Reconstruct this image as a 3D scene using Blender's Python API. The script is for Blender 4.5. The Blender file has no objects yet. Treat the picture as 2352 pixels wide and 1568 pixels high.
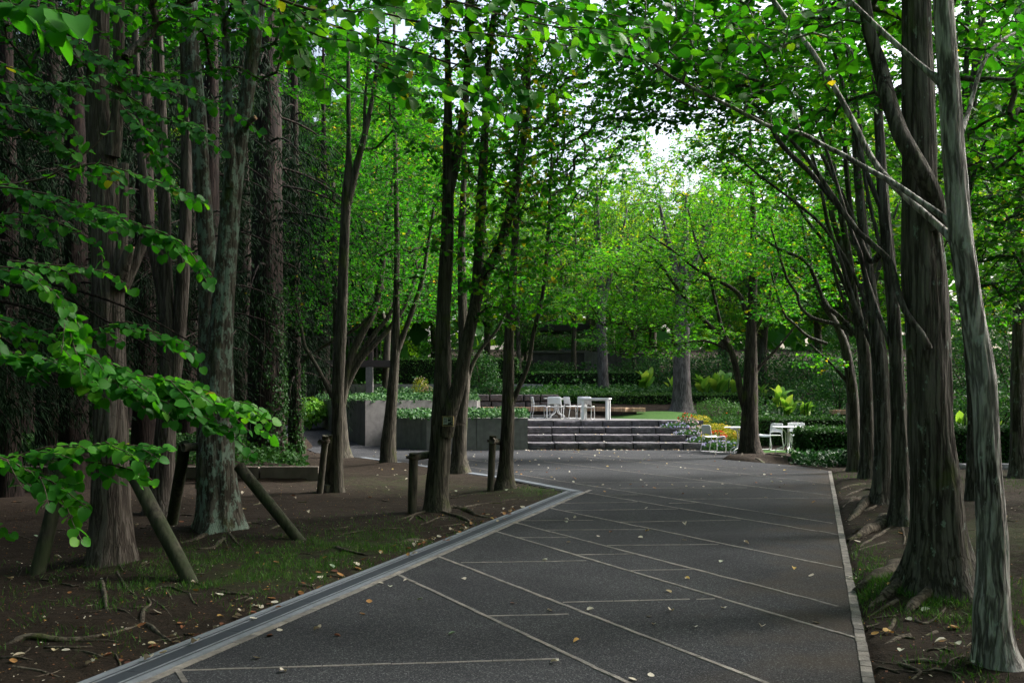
import bpy, math, random
import numpy as np
from mathutils import Vector, Matrix

# ------------------------------------------------------------------ camera, world, sun, exposure
SC = bpy.context.scene
COL = SC.collection
CX, HY, FPX, EYE = 1176.0, 910.0, 2200.0, 1.6      # picture units: 2352 wide; horizon row, focal length, eye height
cam = bpy.data.cameras.new('camera'); camo = bpy.data.objects.new('camera', cam); COL.objects.link(camo)
camo.location = (0, 0, EYE); camo.rotation_euler = (math.radians(90), 0, 0)
cam.sensor_width = 36.0; cam.lens = 36.0 * FPX / 2352.0; cam.shift_y = (HY - 784.0) / 2352.0
cam.clip_start = 0.05; cam.clip_end = 900
SC.camera = camo

SUN_EL, SUN_AZ = math.radians(40), math.radians(70)       # azimuth from +Y (view direction) towards +X (the lawn side)
wd = bpy.data.worlds.new('World'); SC.world = wd; wd.use_nodes = True
nt = wd.node_tree; bg = nt.nodes['Background']
sky = nt.nodes.new('ShaderNodeTexSky'); sky.sky_type = 'NISHITA'; sky.sun_disc = False
sky.sun_elevation = SUN_EL; sky.sun_rotation = SUN_AZ; sky.air_density = 1.0; sky.dust_density = 6.0; sky.ozone_density = 1.0
hs = nt.nodes.new('ShaderNodeHueSaturation'); hs.inputs['Saturation'].default_value = 0.8   # thin cloud: a whitened sky
nt.links.new(sky.outputs[0], hs.inputs['Color']); nt.links.new(hs.outputs[0], bg.inputs['Color'])
bg.inputs['Strength'].default_value = 0.12
sl = bpy.data.lights.new('sun', 'SUN'); sl.energy = 2.4; sl.angle = math.radians(18); sl.color = (1.0, 0.985, 0.96)
so = bpy.data.objects.new('sun', sl); COL.objects.link(so)
sdir = Vector((math.sin(SUN_AZ) * math.cos(SUN_EL), math.cos(SUN_AZ) * math.cos(SUN_EL), math.sin(SUN_EL)))
so.rotation_euler = (-sdir).to_track_quat('-Z', 'Y').to_euler(); so.location = (30, 10, 30)
vs = SC.view_settings; vs.view_transform = 'Standard'; vs.look = 'None'; vs.gamma = 1.0; vs.exposure = 1.8; vs.use_curve_mapping = False
SC.render.engine = 'CYCLES'
cy = SC.cycles; cy.use_denoising = True; cy.max_bounces = 7; cy.diffuse_bounces = 4; cy.glossy_bounces = 2
cy.transmission_bounces = 5; cy.transparent_max_bounces = 4; cy.caustics_reflective = False; cy.caustics_refractive = False
cy.sample_clamp_indirect = 6.0
try:
    cy.denoiser = 'OPENIMAGEDENOISE'; cy.denoising_prefilter = 'ACCURATE'
except Exception:
    pass

# ------------------------------------------------------------------ helpers
rng = np.random.default_rng(11)
random.seed(5)
def at(px, py, d):
    return np.array(((px - CX) / FPX * d, d, EYE - (py - HY) / FPX * d))
def gdist(py, z=0.0):
    return FPX * (EYE - z) / (py - HY)
def gp(px, py, z=0.0):
    return at(px, py, gdist(py, z))

def hash3(i, j, k, seed=0):
    h = (i.astype(np.int64) * 374761393 + j.astype(np.int64) * 668265263 + k.astype(np.int64) * 2147483647 + seed * 974711) & 0xffffffff
    h = ((h ^ (h >> 13)) * 1274126177) & 0xffffffff
    h = ((h ^ (h >> 16)) * 2246822519) & 0xffffffff
    return ((h ^ (h >> 15)) & 0xffffff) / float(0xffffff)
def vnoise(x, y, z=None, seed=0):
    x = np.asarray(x, float); y = np.asarray(y, float); z = np.zeros_like(x) if z is None else np.asarray(z, float)
    i, j, k = np.floor(x).astype(np.int64), np.floor(y).astype(np.int64), np.floor(z).astype(np.int64)
    fx, fy, fz = x - i, y - j, z - k
    fx = fx * fx * (3 - 2 * fx); fy = fy * fy * (3 - 2 * fy); fz = fz * fz * (3 - 2 * fz)
    r = 0
    for a in (0, 1):
        for b in (0, 1):
            for c in (0, 1):
                w = (fx if a else 1 - fx) * (fy if b else 1 - fy) * (fz if c else 1 - fz)
                r = r + w * hash3(i + a, j + b, k + c, seed)
    return r * 2 - 1

def np_mesh(name, V, F4=None, F3=None, tint=None, smooth=True, mats=(), midx=None):
    me = bpy.data.meshes.new(name)
    V = np.asarray(V, np.float32)
    n4 = 0 if F4 is None else len(F4); n3 = 0 if F3 is None else len(F3)
    me.vertices.add(len(V)); me.vertices.foreach_set('co', V.ravel())
    parts = []
    if n4: parts.append(np.asarray(F4, np.int32).ravel())
    if n3: parts.append(np.asarray(F3, np.int32).ravel())
    loops = np.concatenate(parts) if parts else np.zeros(0, np.int32)
    me.loops.add(len(loops)); me.loops.foreach_set('vertex_index', loops)
    me.polygons.add(n4 + n3)
    st = np.concatenate([np.arange(n4) * 4, n4 * 4 + np.arange(n3) * 3]).astype(np.int32)
    me.polygons.foreach_set('loop_start', st)
    if midx is not None: me.polygons.foreach_set('material_index', np.asarray(midx, np.int32))
    me.polygons.foreach_set('use_smooth', np.full(n4 + n3, smooth))
    if tint is not None:
        at_ = me.attributes.new('tint', 'FLOAT', 'POINT'); at_.data.foreach_set('value', np.asarray(tint, np.float32))
    me.update(calc_edges=True); me.validate()
    for m in mats: me.materials.append(m)
    return me

def link(name, me, parent=None):
    o = bpy.data.objects.new(name, me); COL.objects.link(o)
    if parent is not None: o.parent = parent
    return o
def empty(name, loc=(0, 0, 0), rz=0.0):
    o = bpy.data.objects.new(name, None); o.empty_display_size = 0.1; COL.objects.link(o)
    o.location = tuple(float(v) for v in loc); o.rotation_euler = (0, 0, rz)
    return o
def tag(o, label, cat, group=None):
    o['label'] = label; o['category'] = cat
    if group: o['group'] = group
    return o
def copy_tree(o, parent=None):
    c = o.copy(); COL.objects.link(c); c.parent = parent
    for ch in [x for x in o.children]: copy_tree(ch, c)
    return c

class MB:
    """collects simple shapes into one mesh"""
    def __init__(s): s.v = []; s.f = []; s.n = 0; s.m = []; s.cur = 0
    def add(s, V, F):
        V = np.asarray(V, float); s.v.append(V)
        for f in F: s.f.append([i + s.n for i in f]); s.m.append(s.cur)
        s.n += len(V); return s
    def box(s, c, size, rz=0.0, ax=None, bev=0.0):
        hx, hy, hz = [q * 0.5 for q in size]
        if bev <= 0:
            V = np.array([[x, y, z] for z in (-hz, hz) for x, y in ((-hx, -hy), (hx, -hy), (hx, hy), (-hx, hy))])
            F = [(3, 2, 1, 0), (4, 5, 6, 7), (0, 1, 5, 4), (1, 2, 6, 5), (2, 3, 7, 6), (3, 0, 4, 7)]
        else:
            b = min(bev, hx * .9, hy * .9, hz * .9); P = []
            def ring(x, y, z): return [(-x + b, -y, z), (x - b, -y, z), (x, -y + b, z), (x, y - b, z), (x - b, y, z), (-x + b, y, z), (-x, y - b, z), (-x, -y + b, z)]
            def ring2(x, y, z): return [(-x + b, -y + b * .3, z), (x - b, -y + b * .3, z), (x - b * .3, -y + b, z), (x - b * .3, y - b, z), (x - b, y - b * .3, z), (-x + b, y - b * .3, z), (-x + b * .3, y - b, z), (-x + b * .3, -y + b, z)]
            for r in (ring2(hx, hy, -hz), ring(hx, hy, -hz + b), ring(hx, hy, hz - b), ring2(hx, hy, hz)): P += r
            V = np.array(P); F = [tuple(range(7, -1, -1)), tuple(range(24, 32))]
            for k in range(3):
                for i in range(8):
                    j = (i + 1) % 8; F.append((k * 8 + i, k * 8 + j, k * 8 + 8 + j, k * 8 + 8 + i))
        if ax is not None: V = V @ np.asarray(ax, float)     # rows are the box axes
        elif rz:
            c_, s_ = math.cos(rz), math.sin(rz); V = V @ np.array([[c_, s_, 0], [-s_, c_, 0], [0, 0, 1]])
        return s.add(V + np.asarray(c, float), F)
    def tube(s, pts, rad, seg=8, cap=True):
        V, F = tube_arrays(np.asarray(pts, float), rad, seg)
        F = [tuple(q) for q in F]
        if cap:
            n = len(pts); F.append(tuple(range(seg - 1, -1, -1))); F.append(tuple((n - 1) * seg + i for i in range(seg)))
        return s.add(V, F)
    def prism(s, poly, z0, z1):
        n = len(poly); V = [(p[0], p[1], z0) for p in poly] + [(p[0], p[1], z1) for p in poly]
        F = [tuple(range(n - 1, -1, -1)), tuple(range(n, 2 * n))] + [(i, (i + 1) % n, n + (i + 1) % n, n + i) for i in range(n)]
        return s.add(V, F)
    def mesh(s, name, mats, smooth=False):
        me = bpy.data.meshes.new(name); me.from_pydata(np.concatenate(s.v).tolist(), [], s.f)
        for m in (mats if isinstance(mats, (list, tuple)) else [mats]): me.materials.append(m)
        me.polygons.foreach_set('material_index', s.m)
        me.polygons.foreach_set('use_smooth', [smooth] * len(me.polygons)); me.update(); return me
    def build(s, name, mats, parent=None, smooth=False):
        return link(name, s.mesh(name, mats, smooth), parent)

def tube_arrays(P, rad, seg, offs=None):
    n = len(P); rad = np.broadcast_to(np.asarray(rad, float), (n,))
    T = np.gradient(P, axis=0); T /= np.linalg.norm(T, axis=1, keepdims=True) + 1e-9
    ref = np.array([0, 1.0, 0]) if abs(T[0][1]) < .8 else np.array([1.0, 0, 0])
    N = np.zeros_like(P); u = ref - T[0] * (ref @ T[0]); u /= np.linalg.norm(u)
    for i in range(n):
        u = u - T[i] * (u @ T[i]); u = u / (np.linalg.norm(u) + 1e-9); N[i] = u
    B = np.cross(T, N)
    a = np.arange(seg) / seg * 2 * np.pi
    R = np.broadcast_to(rad[:, None], (n, seg)) if offs is None else rad[:, None] * 1.0 + offs
    V = P[:, None, :] + R[..., None] * (np.cos(a)[None, :, None] * N[:, None, :] + np.sin(a)[None, :, None] * B[:, None, :])
    i = np.arange(n - 1)[:, None] * seg; j = np.arange(seg)[None, :]; j2 = (j + 1) % seg
    F = np.stack([i + j, i + j2, i + seg + j2, i + seg + j], -1).reshape(-1, 4)
    return V.reshape(-1, 3), F

def spline(P, step):
    """Catmull-Rom through P (n,k), resampled about every step (first three columns give length)"""
    P = np.asarray(P, float); n = len(P)
    Q = np.vstack([2 * P[0] - P[1], P, 2 * P[-1] - P[-2]]); out = []
    for i in range(n - 1):
        p0, p1, p2, p3 = Q[i:i + 4]; L = np.linalg.norm(p2[:3] - p1[:3]); m = max(1, int(round(L / step)))
        t = np.arange(m)[:, None] / m
        out.append(.5 * ((2 * p1) + (-p0 + p2) * t + (2 * p0 - 5 * p1 + 4 * p2 - p3) * t ** 2 + (-p0 + 3 * p1 - 3 * p2 + p3) * t ** 3))
    out.append(P[-1:]); return np.vstack(out)

# ------------------------------------------------------------------ materials
def mat(name):
    m = bpy.data.materials.new(name); m.use_nodes = True
    n = m.node_tree.nodes; return m, n, m.node_tree.links, n['Principled BSDF']
def tnode(n, l, kind, scale, vec=None, **kw):
    t = n.new('ShaderNodeTexNoise' if kind == 'noise' else 'ShaderNodeTexVoronoi'); t.inputs['Scale'].default_value = scale
    for k, v in kw.items(): t.inputs[k].default_value = v
    if vec is not None: l.new(vec, t.inputs['Vector'])
    return t
def coords(n, l, scale=(1, 1, 1), kind='Object'):
    tc = n.new('ShaderNodeTexCoord'); mp = n.new('ShaderNodeMapping'); mp.inputs['Scale'].default_value = scale
    l.new(tc.outputs[kind], mp.inputs['Vector']); return mp.outputs[0]
def ramp(n, l, fac, stops):
    r = n.new('ShaderNodeValToRGB'); e = r.color_ramp.elements
    while len(e) < len(stops): e.new(0.5)
    for q, (p, c) in zip(e, stops): q.position = p; q.color = (*c, 1)
    l.new(fac, r.inputs['Fac']); return r.outputs['Color']
def mixc(n, l, fac, a, b, mode='MIX'):
    m = n.new('ShaderNodeMix'); m.data_type = 'RGBA'; m.blend_type = mode
    for s, v in ((m.inputs[0], fac), (m.inputs[6], a), (m.inputs[7], b)):
        if isinstance(v, (int, float)): s.default_value = v
        elif isinstance(v, tuple): s.default_value = (*v, 1)
        else: l.new(v, s)
    return m.outputs[2]
def bump(n, l, bs, h, strength, dist=0.02):
    b = n.new('ShaderNodeBump'); b.inputs['Strength'].default_value = strength; b.inputs['Distance'].default_value = dist
    l.new(h, b.inputs['Height']); l.new(b.outputs[0], bs.inputs['Normal']); return b

def simple(name, col, rough=.6, metal=0.0, var=.25, scale=6.0, bmp=0.0, spec=.5):
    m, n, l, b = mat(name); v = coords(n, l)
    t = tnode(n, l, 'noise', scale, v, Detail=5.0, Roughness=.65)
    c = ramp(n, l, t.outputs['Fac'], [(.3, tuple(x * (1 - var) for x in col)), (.7, tuple(min(1, x * (1 + var)) for x in col))])
    l.new(c, b.inputs['Base Color']); b.inputs['Roughness'].default_value = rough; b.inputs['Metallic'].default_value = metal
    b.inputs['Specular IOR Level'].default_value = spec
    if bmp: bump(n, l, b, t.outputs['Fac'], bmp)
    return m

def leafmat(name, stops, trans, fac=.42, rough=.5, spec=.2):
    """stops: reflectance by the leaf's own tint attribute; trans: transmitted colour gain"""
    m, n, l, b = mat(name)
    a = n.new('ShaderNodeAttribute'); a.attribute_name = 'tint'
    oi = n.new('ShaderNodeObjectInfo')
    ad = n.new('ShaderNodeMath'); ad.operation = 'MULTIPLY_ADD'; ad.inputs[1].default_value = .12; l.new(oi.outputs['Random'], ad.inputs[0])
    sb = n.new('ShaderNodeMath'); sb.operation = 'SUBTRACT'; sb.inputs[1].default_value = .06; l.new(a.outputs['Fac'], sb.inputs[0]); l.new(sb.outputs[0], ad.inputs[2])
    c = ramp(n, l, ad.outputs[0], stops)
    l.new(c, b.inputs['Base Color']); b.inputs['Roughness'].default_value = rough; b.inputs['Specular IOR Level'].default_value = spec
    tr = n.new('ShaderNodeBsdfTranslucent'); tc = mixc(n, l, 1.0, c, trans, 'MULTIPLY'); l.new(tc, tr.inputs['Color'])
    mx = n.new('ShaderNodeMixShader'); mx.inputs[0].default_value = fac
    l.new(b.outputs[0], mx.inputs[1]); l.new(tr.outputs[0], mx.inputs[2]); l.new(mx.outputs[0], n['Material Output'].inputs['Surface'])
    return m

def barkmat(name, dark, mid, light, lichen=(.36, .42, .36), lich_amt=.62, moss=0.0, zs=.16, sc=26.0, depth=.02, plates=False):
    m, n, l, b = mat(name)
    v = coords(n, l, (1, 1, zs)); vv = coords(n, l, (1, 1, .55)); v1 = coords(n, l, (1, 1, 1))
    w = tnode(n, l, 'noise', 3.0, v1, Detail=3.0)
    wob = n.new('ShaderNodeVectorMath'); wob.operation = 'MULTIPLY_ADD'; wob.inputs[1].default_value = (.05, .05, .02)
    l.new(w.outputs['Color'], wob.inputs[0]); l.new(v, wob.inputs[2])
    f1 = tnode(n, l, 'noise', sc, wob.outputs[0], Detail=6.0, Roughness=.72)
    if plates:
        f2 = tnode(n, l, 'voronoi', sc, wob.outputs[0]); f2.feature = 'DISTANCE_TO_EDGE'; f3 = tnode(n, l, 'voronoi', sc, wob.outputs[0])
        cr = ramp(n, l, f2.outputs['Distance'], [(.0, (0, 0, 0)), (.10, (1, 1, 1))])
        hx = n.new('ShaderNodeSeparateColor'); l.new(f3.outputs['Color'], hx.inputs[0]); pl_ = hx.outputs[0]
    else:
        f2 = tnode(n, l, 'noise', sc * .55, wob.outputs[0], Detail=3.0, Roughness=.55)
        s1 = n.new('ShaderNodeMath'); s1.operation = 'SUBTRACT'; s1.inputs[1].default_value = .5; l.new(f2.outputs['Fac'], s1.inputs[0])
        s2 = n.new('ShaderNodeMath'); s2.operation = 'ABSOLUTE'; l.new(s1.outputs[0], s2.inputs[0])
        cr = ramp(n, l, s2.outputs[0], [(.0, (0, 0, 0)), (.09, (1, 1, 1))]); pl_ = f1.outputs['Fac']
    sub = n.new('ShaderNodeMath'); sub.operation = 'MULTIPLY_ADD'; sub.inputs[1].default_value = .26 if plates else .40
    l.new(cr, sub.inputs[0])
    av = n.new('ShaderNodeMath'); av.operation = 'MULTIPLY_ADD'; av.inputs[1].default_value = .42 if plates else .2; l.new(pl_, av.inputs[0])
    hf = n.new('ShaderNodeMath'); hf.operation = 'MULTIPLY'; hf.inputs[1].default_value = .62 if plates else .78; l.new(f1.outputs['Fac'], hf.inputs[0]); l.new(hf.outputs[0], av.inputs[2]); l.new(av.outputs[0], sub.inputs[2])
    c = ramp(n, l, sub.outputs[0], [(.34, tuple(x * .5 for x in dark)), (.56, dark), (.80, mid), (1.0, light)])
    big = tnode(n, l, 'noise', 2.2, vv, Detail=2.0)
    c = mixc(n, l, ramp(n, l, big.outputs['Fac'], [(.35, (0, 0, 0)), (.7, (.28, .28, .28))]), c, light)
    li = tnode(n, l, 'noise', 11.0, vv, Detail=7.0, Roughness=.72)
    lm = ramp(n, l, li.outputs['Fac'], [(lich_amt, (0, 0, 0)), (lich_amt + .06, (.75, .75, .75))])
    c = mixc(n, l, lm, c, lichen)
    if moss > 0:
        mo = tnode(n, l, 'noise', 4.0, vv, Detail=5.0); mm = ramp(n, l, mo.outputs['Fac'], [(.62 - moss * .25, (0, 0, 0)), (.75 - moss * .2, (.8, .8, .8))])
        c = mixc(n, l, mm, c, (.07, .09, .02))
    l.new(c, b.inputs['Base Color']); b.inputs['Roughness'].default_value = .9; b.inputs['Specular IOR Level'].default_value = .2
    bump(n, l, b, sub.outputs[0], .9, depth)
    return m

M = {}
G1 = [(.0, (.012, .080, .007)), (.35, (.020, .135, .008)), (.7, (.046, .205, .010)), (.93, (.10, .27, .012)), (1.0, (.34, .27, .02))]
M['leaf'] = leafmat('katsura_leaf', G1, (1.8, 1.85, .7), .48)
M['leaf_bg'] = leafmat('woodland_leaf', [(.0, (.014, .085, .009)), (.5, (.028, .15, .010)), (.9, (.105, .25, .014)), (1.0, (.30, .25, .03))], (2.5, 1.9, .7), .50)
M['leaf_hedge'] = leafmat('hedge_leaf', [(.0, (.016, .055, .012)), (.6, (.032, .095, .016)), (1.0, (.085, .18, .025))], (1.4, 1.6, .8), .25, .55, .15)
M['leaf_shrub'] = leafmat('shrub_leaf', [(.0, (.014, .055, .016)), (.6, (.030, .10, .022)), (1.0, (.07, .17, .03))], (1.4, 1.6, .8), .3)
M['ivy'] = leafmat('ivy_leaf', [(.0, (.012, .05, .016)), (.6, (.034, .105, .03)), (1.0, (.12, .24, .09))], (1.2, 1.4, .8), .25, .5, .22)
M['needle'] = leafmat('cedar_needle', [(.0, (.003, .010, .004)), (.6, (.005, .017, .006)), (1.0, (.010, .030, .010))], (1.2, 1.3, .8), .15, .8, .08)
M['canna'] = leafmat('canna_leaf', [(.0, (.10, .28, .035)), (.6, (.20, .40, .05)), (1.0, (.34, .48, .08))], (1.5, 1.4, .8), .4, .35, .4)
M['grass'] = leafmat('grass_blade', [(.0, (.03, .10, .012)), (.6, (.05, .15, .02)), (1.0, (.12, .20, .04))], (1.3, 1.4, .8), .3)
M['flower'] = leafmat('petal', [(.0, (.60, .06, .02)), (.18, (.65, .14, .02)), (.3, (.62, .45, .02)), (.55, (.55, .48, .03)), (.7, (.62, .35, .38)), (.85, (.65, .62, .60)), (1.0, (.34, .32, .55))], (1.1, 1.1, 1.1), .3)
M['lime'] = leafmat('yellow_green_leaf', [(.0, (.14, .24, .02)), (.5, (.28, .32, .02)), (1.0, (.42, .36, .03))], (1.2, 1.2, .8), .3)
M['dead'] = leafmat('fallen_leaf', [(.0, (.10, .035, .02)), (.15, (.22, .08, .03)), (.3, (.42, .22, .07)), (.45, (.50, .36, .08)), (.6, (.52, .44, .33)), (.85, (.60, .55, .46)), (1.0, (.34, .44, .30))], (1.0, .9, .7), .15, .6, .3)
M['bark_red'] = barkmat('cypress_bark', (.036, .028, .023), (.080, .066, .056), (.150, .130, .115), (.30, .35, .32), .66, 0, .07, 34, .018)
M['bark_lichen'] = barkmat('lichen_bark', (.036, .030, .024), (.085, .074, .062), (.155, .140, .118), (.24, .33, .275), .50, .15, .09, 32, .016)
M['bark_grey'] = barkmat('katsura_bark', (.028, .025, .019), (.066, .058, .045), (.120, .108, .085), (.24, .26, .22), .67, .15, .07, 36, .015)
M['bark_right'] = barkmat('furrowed_bark', (.030, .025, .021), (.085, .076, .066), (.175, .160, .142), (.30, .38, .33), .60, .1, .07, 30, .018)
M['bark_pale'] = barkmat('flaky_pale_bark', (.075, .066, .060), (.29, .27, .255), (.62, .60, .575), (.50, .56, .52), .60, 0, .10, 36, .018)
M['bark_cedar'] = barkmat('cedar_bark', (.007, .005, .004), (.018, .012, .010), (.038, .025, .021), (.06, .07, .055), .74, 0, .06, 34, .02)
M['bark_far'] = barkmat('smooth_bark', (.045, .040, .038), (.095, .086, .083), (.15, .14, .137), (.24, .26, .24), .68, 0, .12, 26, .012)
M['bark_backlit'] = barkmat('mossy_backlit_bark', (.018, .014, .011), (.045, .036, .028), (.085, .07, .055), (.12, .14, .10), .68, .2, .07, 34, .018)  # katsura bark darkened to paint a backlit trunk's shade, with some moss
M['root'] = barkmat('root_bark', (.034, .027, .020), (.080, .066, .050), (.150, .128, .098), (.22, .24, .19), .68, .2, .8, 24, .012)
M['twig'] = simple('twig', (.07, .052, .040), .85, var=.3, scale=12, spec=.2)
M['cutwood'] = simple('cut_wood', (.42, .24, .13), .8, var=.3, scale=20)
def logmat():
    m, n, l, b = mat('mossy_log'); v = coords(n, l, (1, 1, .12)); v1 = coords(n, l)
    t = tnode(n, l, 'noise', 30, v, Detail=5.0); c = ramp(n, l, t.outputs['Fac'], [(.38, (.014, .012, .008)), (.6, (.070, .062, .042))])
    g = tnode(n, l, 'noise', 3.5, v1, Detail=5.0); mk = ramp(n, l, g.outputs['Fac'], [(.36, (0, 0, 0)), (.55, (.85, .85, .85))])
    c = mixc(n, l, mk, c, (.022, .036, .008)); l.new(c, b.inputs['Base Color']); b.inputs['Roughness'].default_value = .9
    bump(n, l, b, t.outputs['Fac'], .6, .01); return m
M['log'] = logmat()
def postmat():
    m, n, l, b = mat('weathered_post'); v = coords(n, l, (1, 1, .12)); v1 = coords(n, l)
    t = tnode(n, l, 'noise', 30, v, Detail=5.0); c = ramp(n, l, t.outputs['Fac'], [(.35, (.03, .026, .019)), (.65, (.11, .097, .072))])
    g = tnode(n, l, 'noise', 3.5, v1, Detail=4.0); mk = ramp(n, l, g.outputs['Fac'], [(.52, (0, 0, 0)), (.66, (.5, .5, .5))])
    c = mixc(n, l, mk, c, (.07, .085, .03)); l.new(c, b.inputs['Base Color']); b.inputs['Roughness'].default_value = .9
    bump(n, l, b, t.outputs['Fac'], .6, .01); return m
M['post'] = postmat()

def asphalt():
    m, n, l, b = mat('asphalt'); v = coords(n, l)
    a = tnode(n, l, 'voronoi', 150, v); s = tnode(n, l, 'noise', 260, v, Detail=3.0)
    sp = n.new('ShaderNodeSeparateColor'); l.new(a.outputs['Color'], sp.inputs[0])
    ag = ramp(n, l, sp.outputs[0], [(.0, (.021, .022, .0245)), (.55, (.035, .0365, .040)), (.85, (.055, .057, .061)), (1.0, (.125, .127, .132))])
    big = tnode(n, l, 'noise', .7, v, Detail=6.0, Roughness=.6); pt = ramp(n, l, big.outputs['Fac'], [(.32, (.78, .78, .79)), (.5, (1, 1, 1)), (.68, (1.22, 1.22, 1.20))])
    c = mixc(n, l, 1.0, ag, pt, 'MULTIPLY')
    st = tnode(n, l, 'noise', 1.6, v, Detail=5.0)           # soil washed over the border in patches
    e0, e1 = gp(2010, 1568)[:2], gp(1910, 1082)[:2]; dv = (e1 - e0) / np.linalg.norm(e1 - e0); nv = (dv[1], -dv[0])      # the border on the lawn side
    dt = n.new('ShaderNodeVectorMath'); dt.operation = 'DOT_PRODUCT'; dt.inputs[1].default_value = (nv[0], nv[1], 0); l.new(v, dt.inputs[0])
    md = n.new('ShaderNodeMath'); md.operation = 'MULTIPLY_ADD'; md.inputs[1].default_value = .32; md.inputs[2].default_value = -.32 * float(nv[0] * e0[0] + nv[1] * e0[1]); l.new(dt.outputs['Value'], md.inputs[0])
    ms = n.new('ShaderNodeMath'); ms.operation = 'ADD'; l.new(md.outputs[0], ms.inputs[0]); l.new(st.outputs['Fac'], ms.inputs[1])
    sm = ramp(n, l, ms.outputs[0], [(.22, (0, 0, 0)), (.62, (.6, .6, .6))])
    c = mixc(n, l, sm, c, (.070, .054, .038))
    # thin dust film in streaks
    l.new(c, b.inputs['Base Color']); b.inputs['Roughness'].default_value = .9; b.inputs['Specular IOR Level'].default_value = .08
    bump(n, l, b, a.outputs['Distance'], .55, .004); return m
M['asphalt'] = asphalt()
def soil():
    m, n, l, b = mat('soil'); v = coords(n, l)
    t = tnode(n, l, 'noise', 9, v, Detail=9.0, Roughness=.72); c = ramp(n, l, t.outputs['Fac'], [(.3, (.011, .008, .006)), (.55, (.026, .018, .012)), (.8, (.050, .036, .025))])
    f = tnode(n, l, 'noise', 70, v, Detail=4.0); c = mixc(n, l, ramp(n, l, f.outputs['Fac'], [(.55, (0, 0, 0)), (.75, (.5, .5, .5))]), c, (.10, .075, .05))
    a = n.new('ShaderNodeAttribute'); a.attribute_name = 'tint'     # where moss and turf grow
    g = tnode(n, l, 'noise', 5, v, Detail=7.0, Roughness=.7)
    gm = n.new('ShaderNodeMath'); gm.operation = 'ADD'; l.new(a.outputs['Fac'], gm.inputs[0]); l.new(g.outputs['Fac'], gm.inputs[1])
    mk = ramp(n, l, gm.outputs[0], [(.68, (0, 0, 0)), (1.0, (.85, .85, .85))])
    gc = ramp(n, l, f.outputs['Fac'], [(.35, (.018, .034, .007)), (.7, (.046, .074, .015))])
    c = mixc(n, l, mk, c, gc); l.new(c, b.inputs['Base Color']); b.inputs['Roughness'].default_value = .95; b.inputs['Specular IOR Level'].default_value = .15
    bump(n, l, b, t.outputs['Fac'], 1.0, .06); return m
M['soil'] = soil()
def concrete(name, col, streak=.5):
    m, n, l, b = mat(name); v = coords(n, l); vs_ = coords(n, l, (1, 1, .10))
    t = tnode(n, l, 'noise', 5, v, Detail=8.0, Roughness=.65); c = ramp(n, l, t.outputs['Fac'], [(.3, tuple(x * .72 for x in col)), (.7, tuple(x * 1.2 for x in col))])
    s = tnode(n, l, 'noise', 5, vs_, Detail=5.0); c = mixc(n, l, ramp(n, l, s.outputs['Fac'], [(.5, (0, 0, 0)), (.75, (streak,) * 3)]), c, tuple(x * .38 for x in col))
    g = tnode(n, l, 'noise', 2.0, vs_, Detail=4.0); c = mixc(n, l, ramp(n, l, g.outputs['Fac'], [(.58, (0, 0, 0)), (.8, (.4, .4, .4))]), c, (.075, .085, .05))
    p = tnode(n, l, 'voronoi', 26, v); pm = ramp(n, l, p.outputs['Distance'], [(.05, (.35, .35, .35)), (.11, (1, 1, 1))]); c = mixc(n, l, .6, c, mixc(n, l, 1.0, c, pm, 'MULTIPLY'))
    l.new(c, b.inputs['Base Color']); b.inputs['Roughness'].default_value = .85; bump(n, l, b, t.outputs['Fac'], .4, .01); return m
M['concrete'] = concrete('weathered_concrete', (.21, .20, .195))
M['concrete_dark'] = concrete('stain_shade_concrete', (.13, .125, .12), .7)  # darker concrete with streak stains; also paints shade on the planter's turned face
M['kerb'] = concrete('kerb_concrete', (.16, .135, .11), .5)
def stone(name, col):
    m, n, l, b = mat(name); v = coords(n, l); oi = n.new('ShaderNodeObjectInfo')
    ad = n.new('ShaderNodeVectorMath'); ad.operation = 'ADD'; cb = n.new('ShaderNodeCombineXYZ')
    ml = n.new('ShaderNodeMath'); ml.operation = 'MULTIPLY'; ml.inputs[1].default_value = 37.0; l.new(oi.outputs['Random'], ml.inputs[0])
    l.new(ml.outputs[0], cb.inputs[0]); l.new(ml.outputs[0], cb.inputs[2]); l.new(v, ad.inputs[0]); l.new(cb.outputs[0], ad.inputs[1])
    t = tnode(n, l, 'noise', 8, ad.outputs[0], Detail=9.0, Roughness=.72); c = ramp(n, l, t.outputs['Fac'], [(.3, tuple(x * .45 for x in col)), (.55, col), (.75, tuple(x * 1.7 for x in col))])
    pv = ramp(n, l, oi.outputs['Random'], [(0, (.75, .74, .78)), (1, (1.25, 1.2, 1.22))]); c = mixc(n, l, 1.0, c, pv, 'MULTIPLY')
    l.new(c, b.inputs['Base Color']); b.inputs['Roughness'].default_value = .75; bump(n, l, b, t.outputs['Fac'], 1.0, .05); return m
M['stone'] = stone('dark_granite', (.105, .10, .11))
M['stone_wall'] = stone('wall_stone', (.115, .10, .092))
M['brick'] = stone('paver_brick', (.235, .22, .19))
M['lightstone'] = stone('pale_block', (.33, .33, .34))
def woodmat():
    m, n, l, b = mat('bench_timber'); v = coords(n, l, (1, .2, 1)); oi = n.new('ShaderNodeObjectInfo')
    t = tnode(n, l, 'noise', 18, v, Detail=5.0)
    c = ramp(n, l, oi.outputs['Random'], [(0, (.42, .25, .15)), (.5, (.56, .36, .22)), (1, (.70, .49, .33))])
    c = mixc(n, l, ramp(n, l, t.outputs['Fac'], [(.45, (0, 0, 0)), (.75, (.5, .5, .5))]), c, (.20, .10, .05))
    l.new(c, b.inputs['Base Color']); b.inputs['Roughness'].default_value = .65; return m
M['timber'] = woodmat()
M['white'] = simple('white_paint', (.86, .87, .88), .4, var=.04, scale=4)
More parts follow.
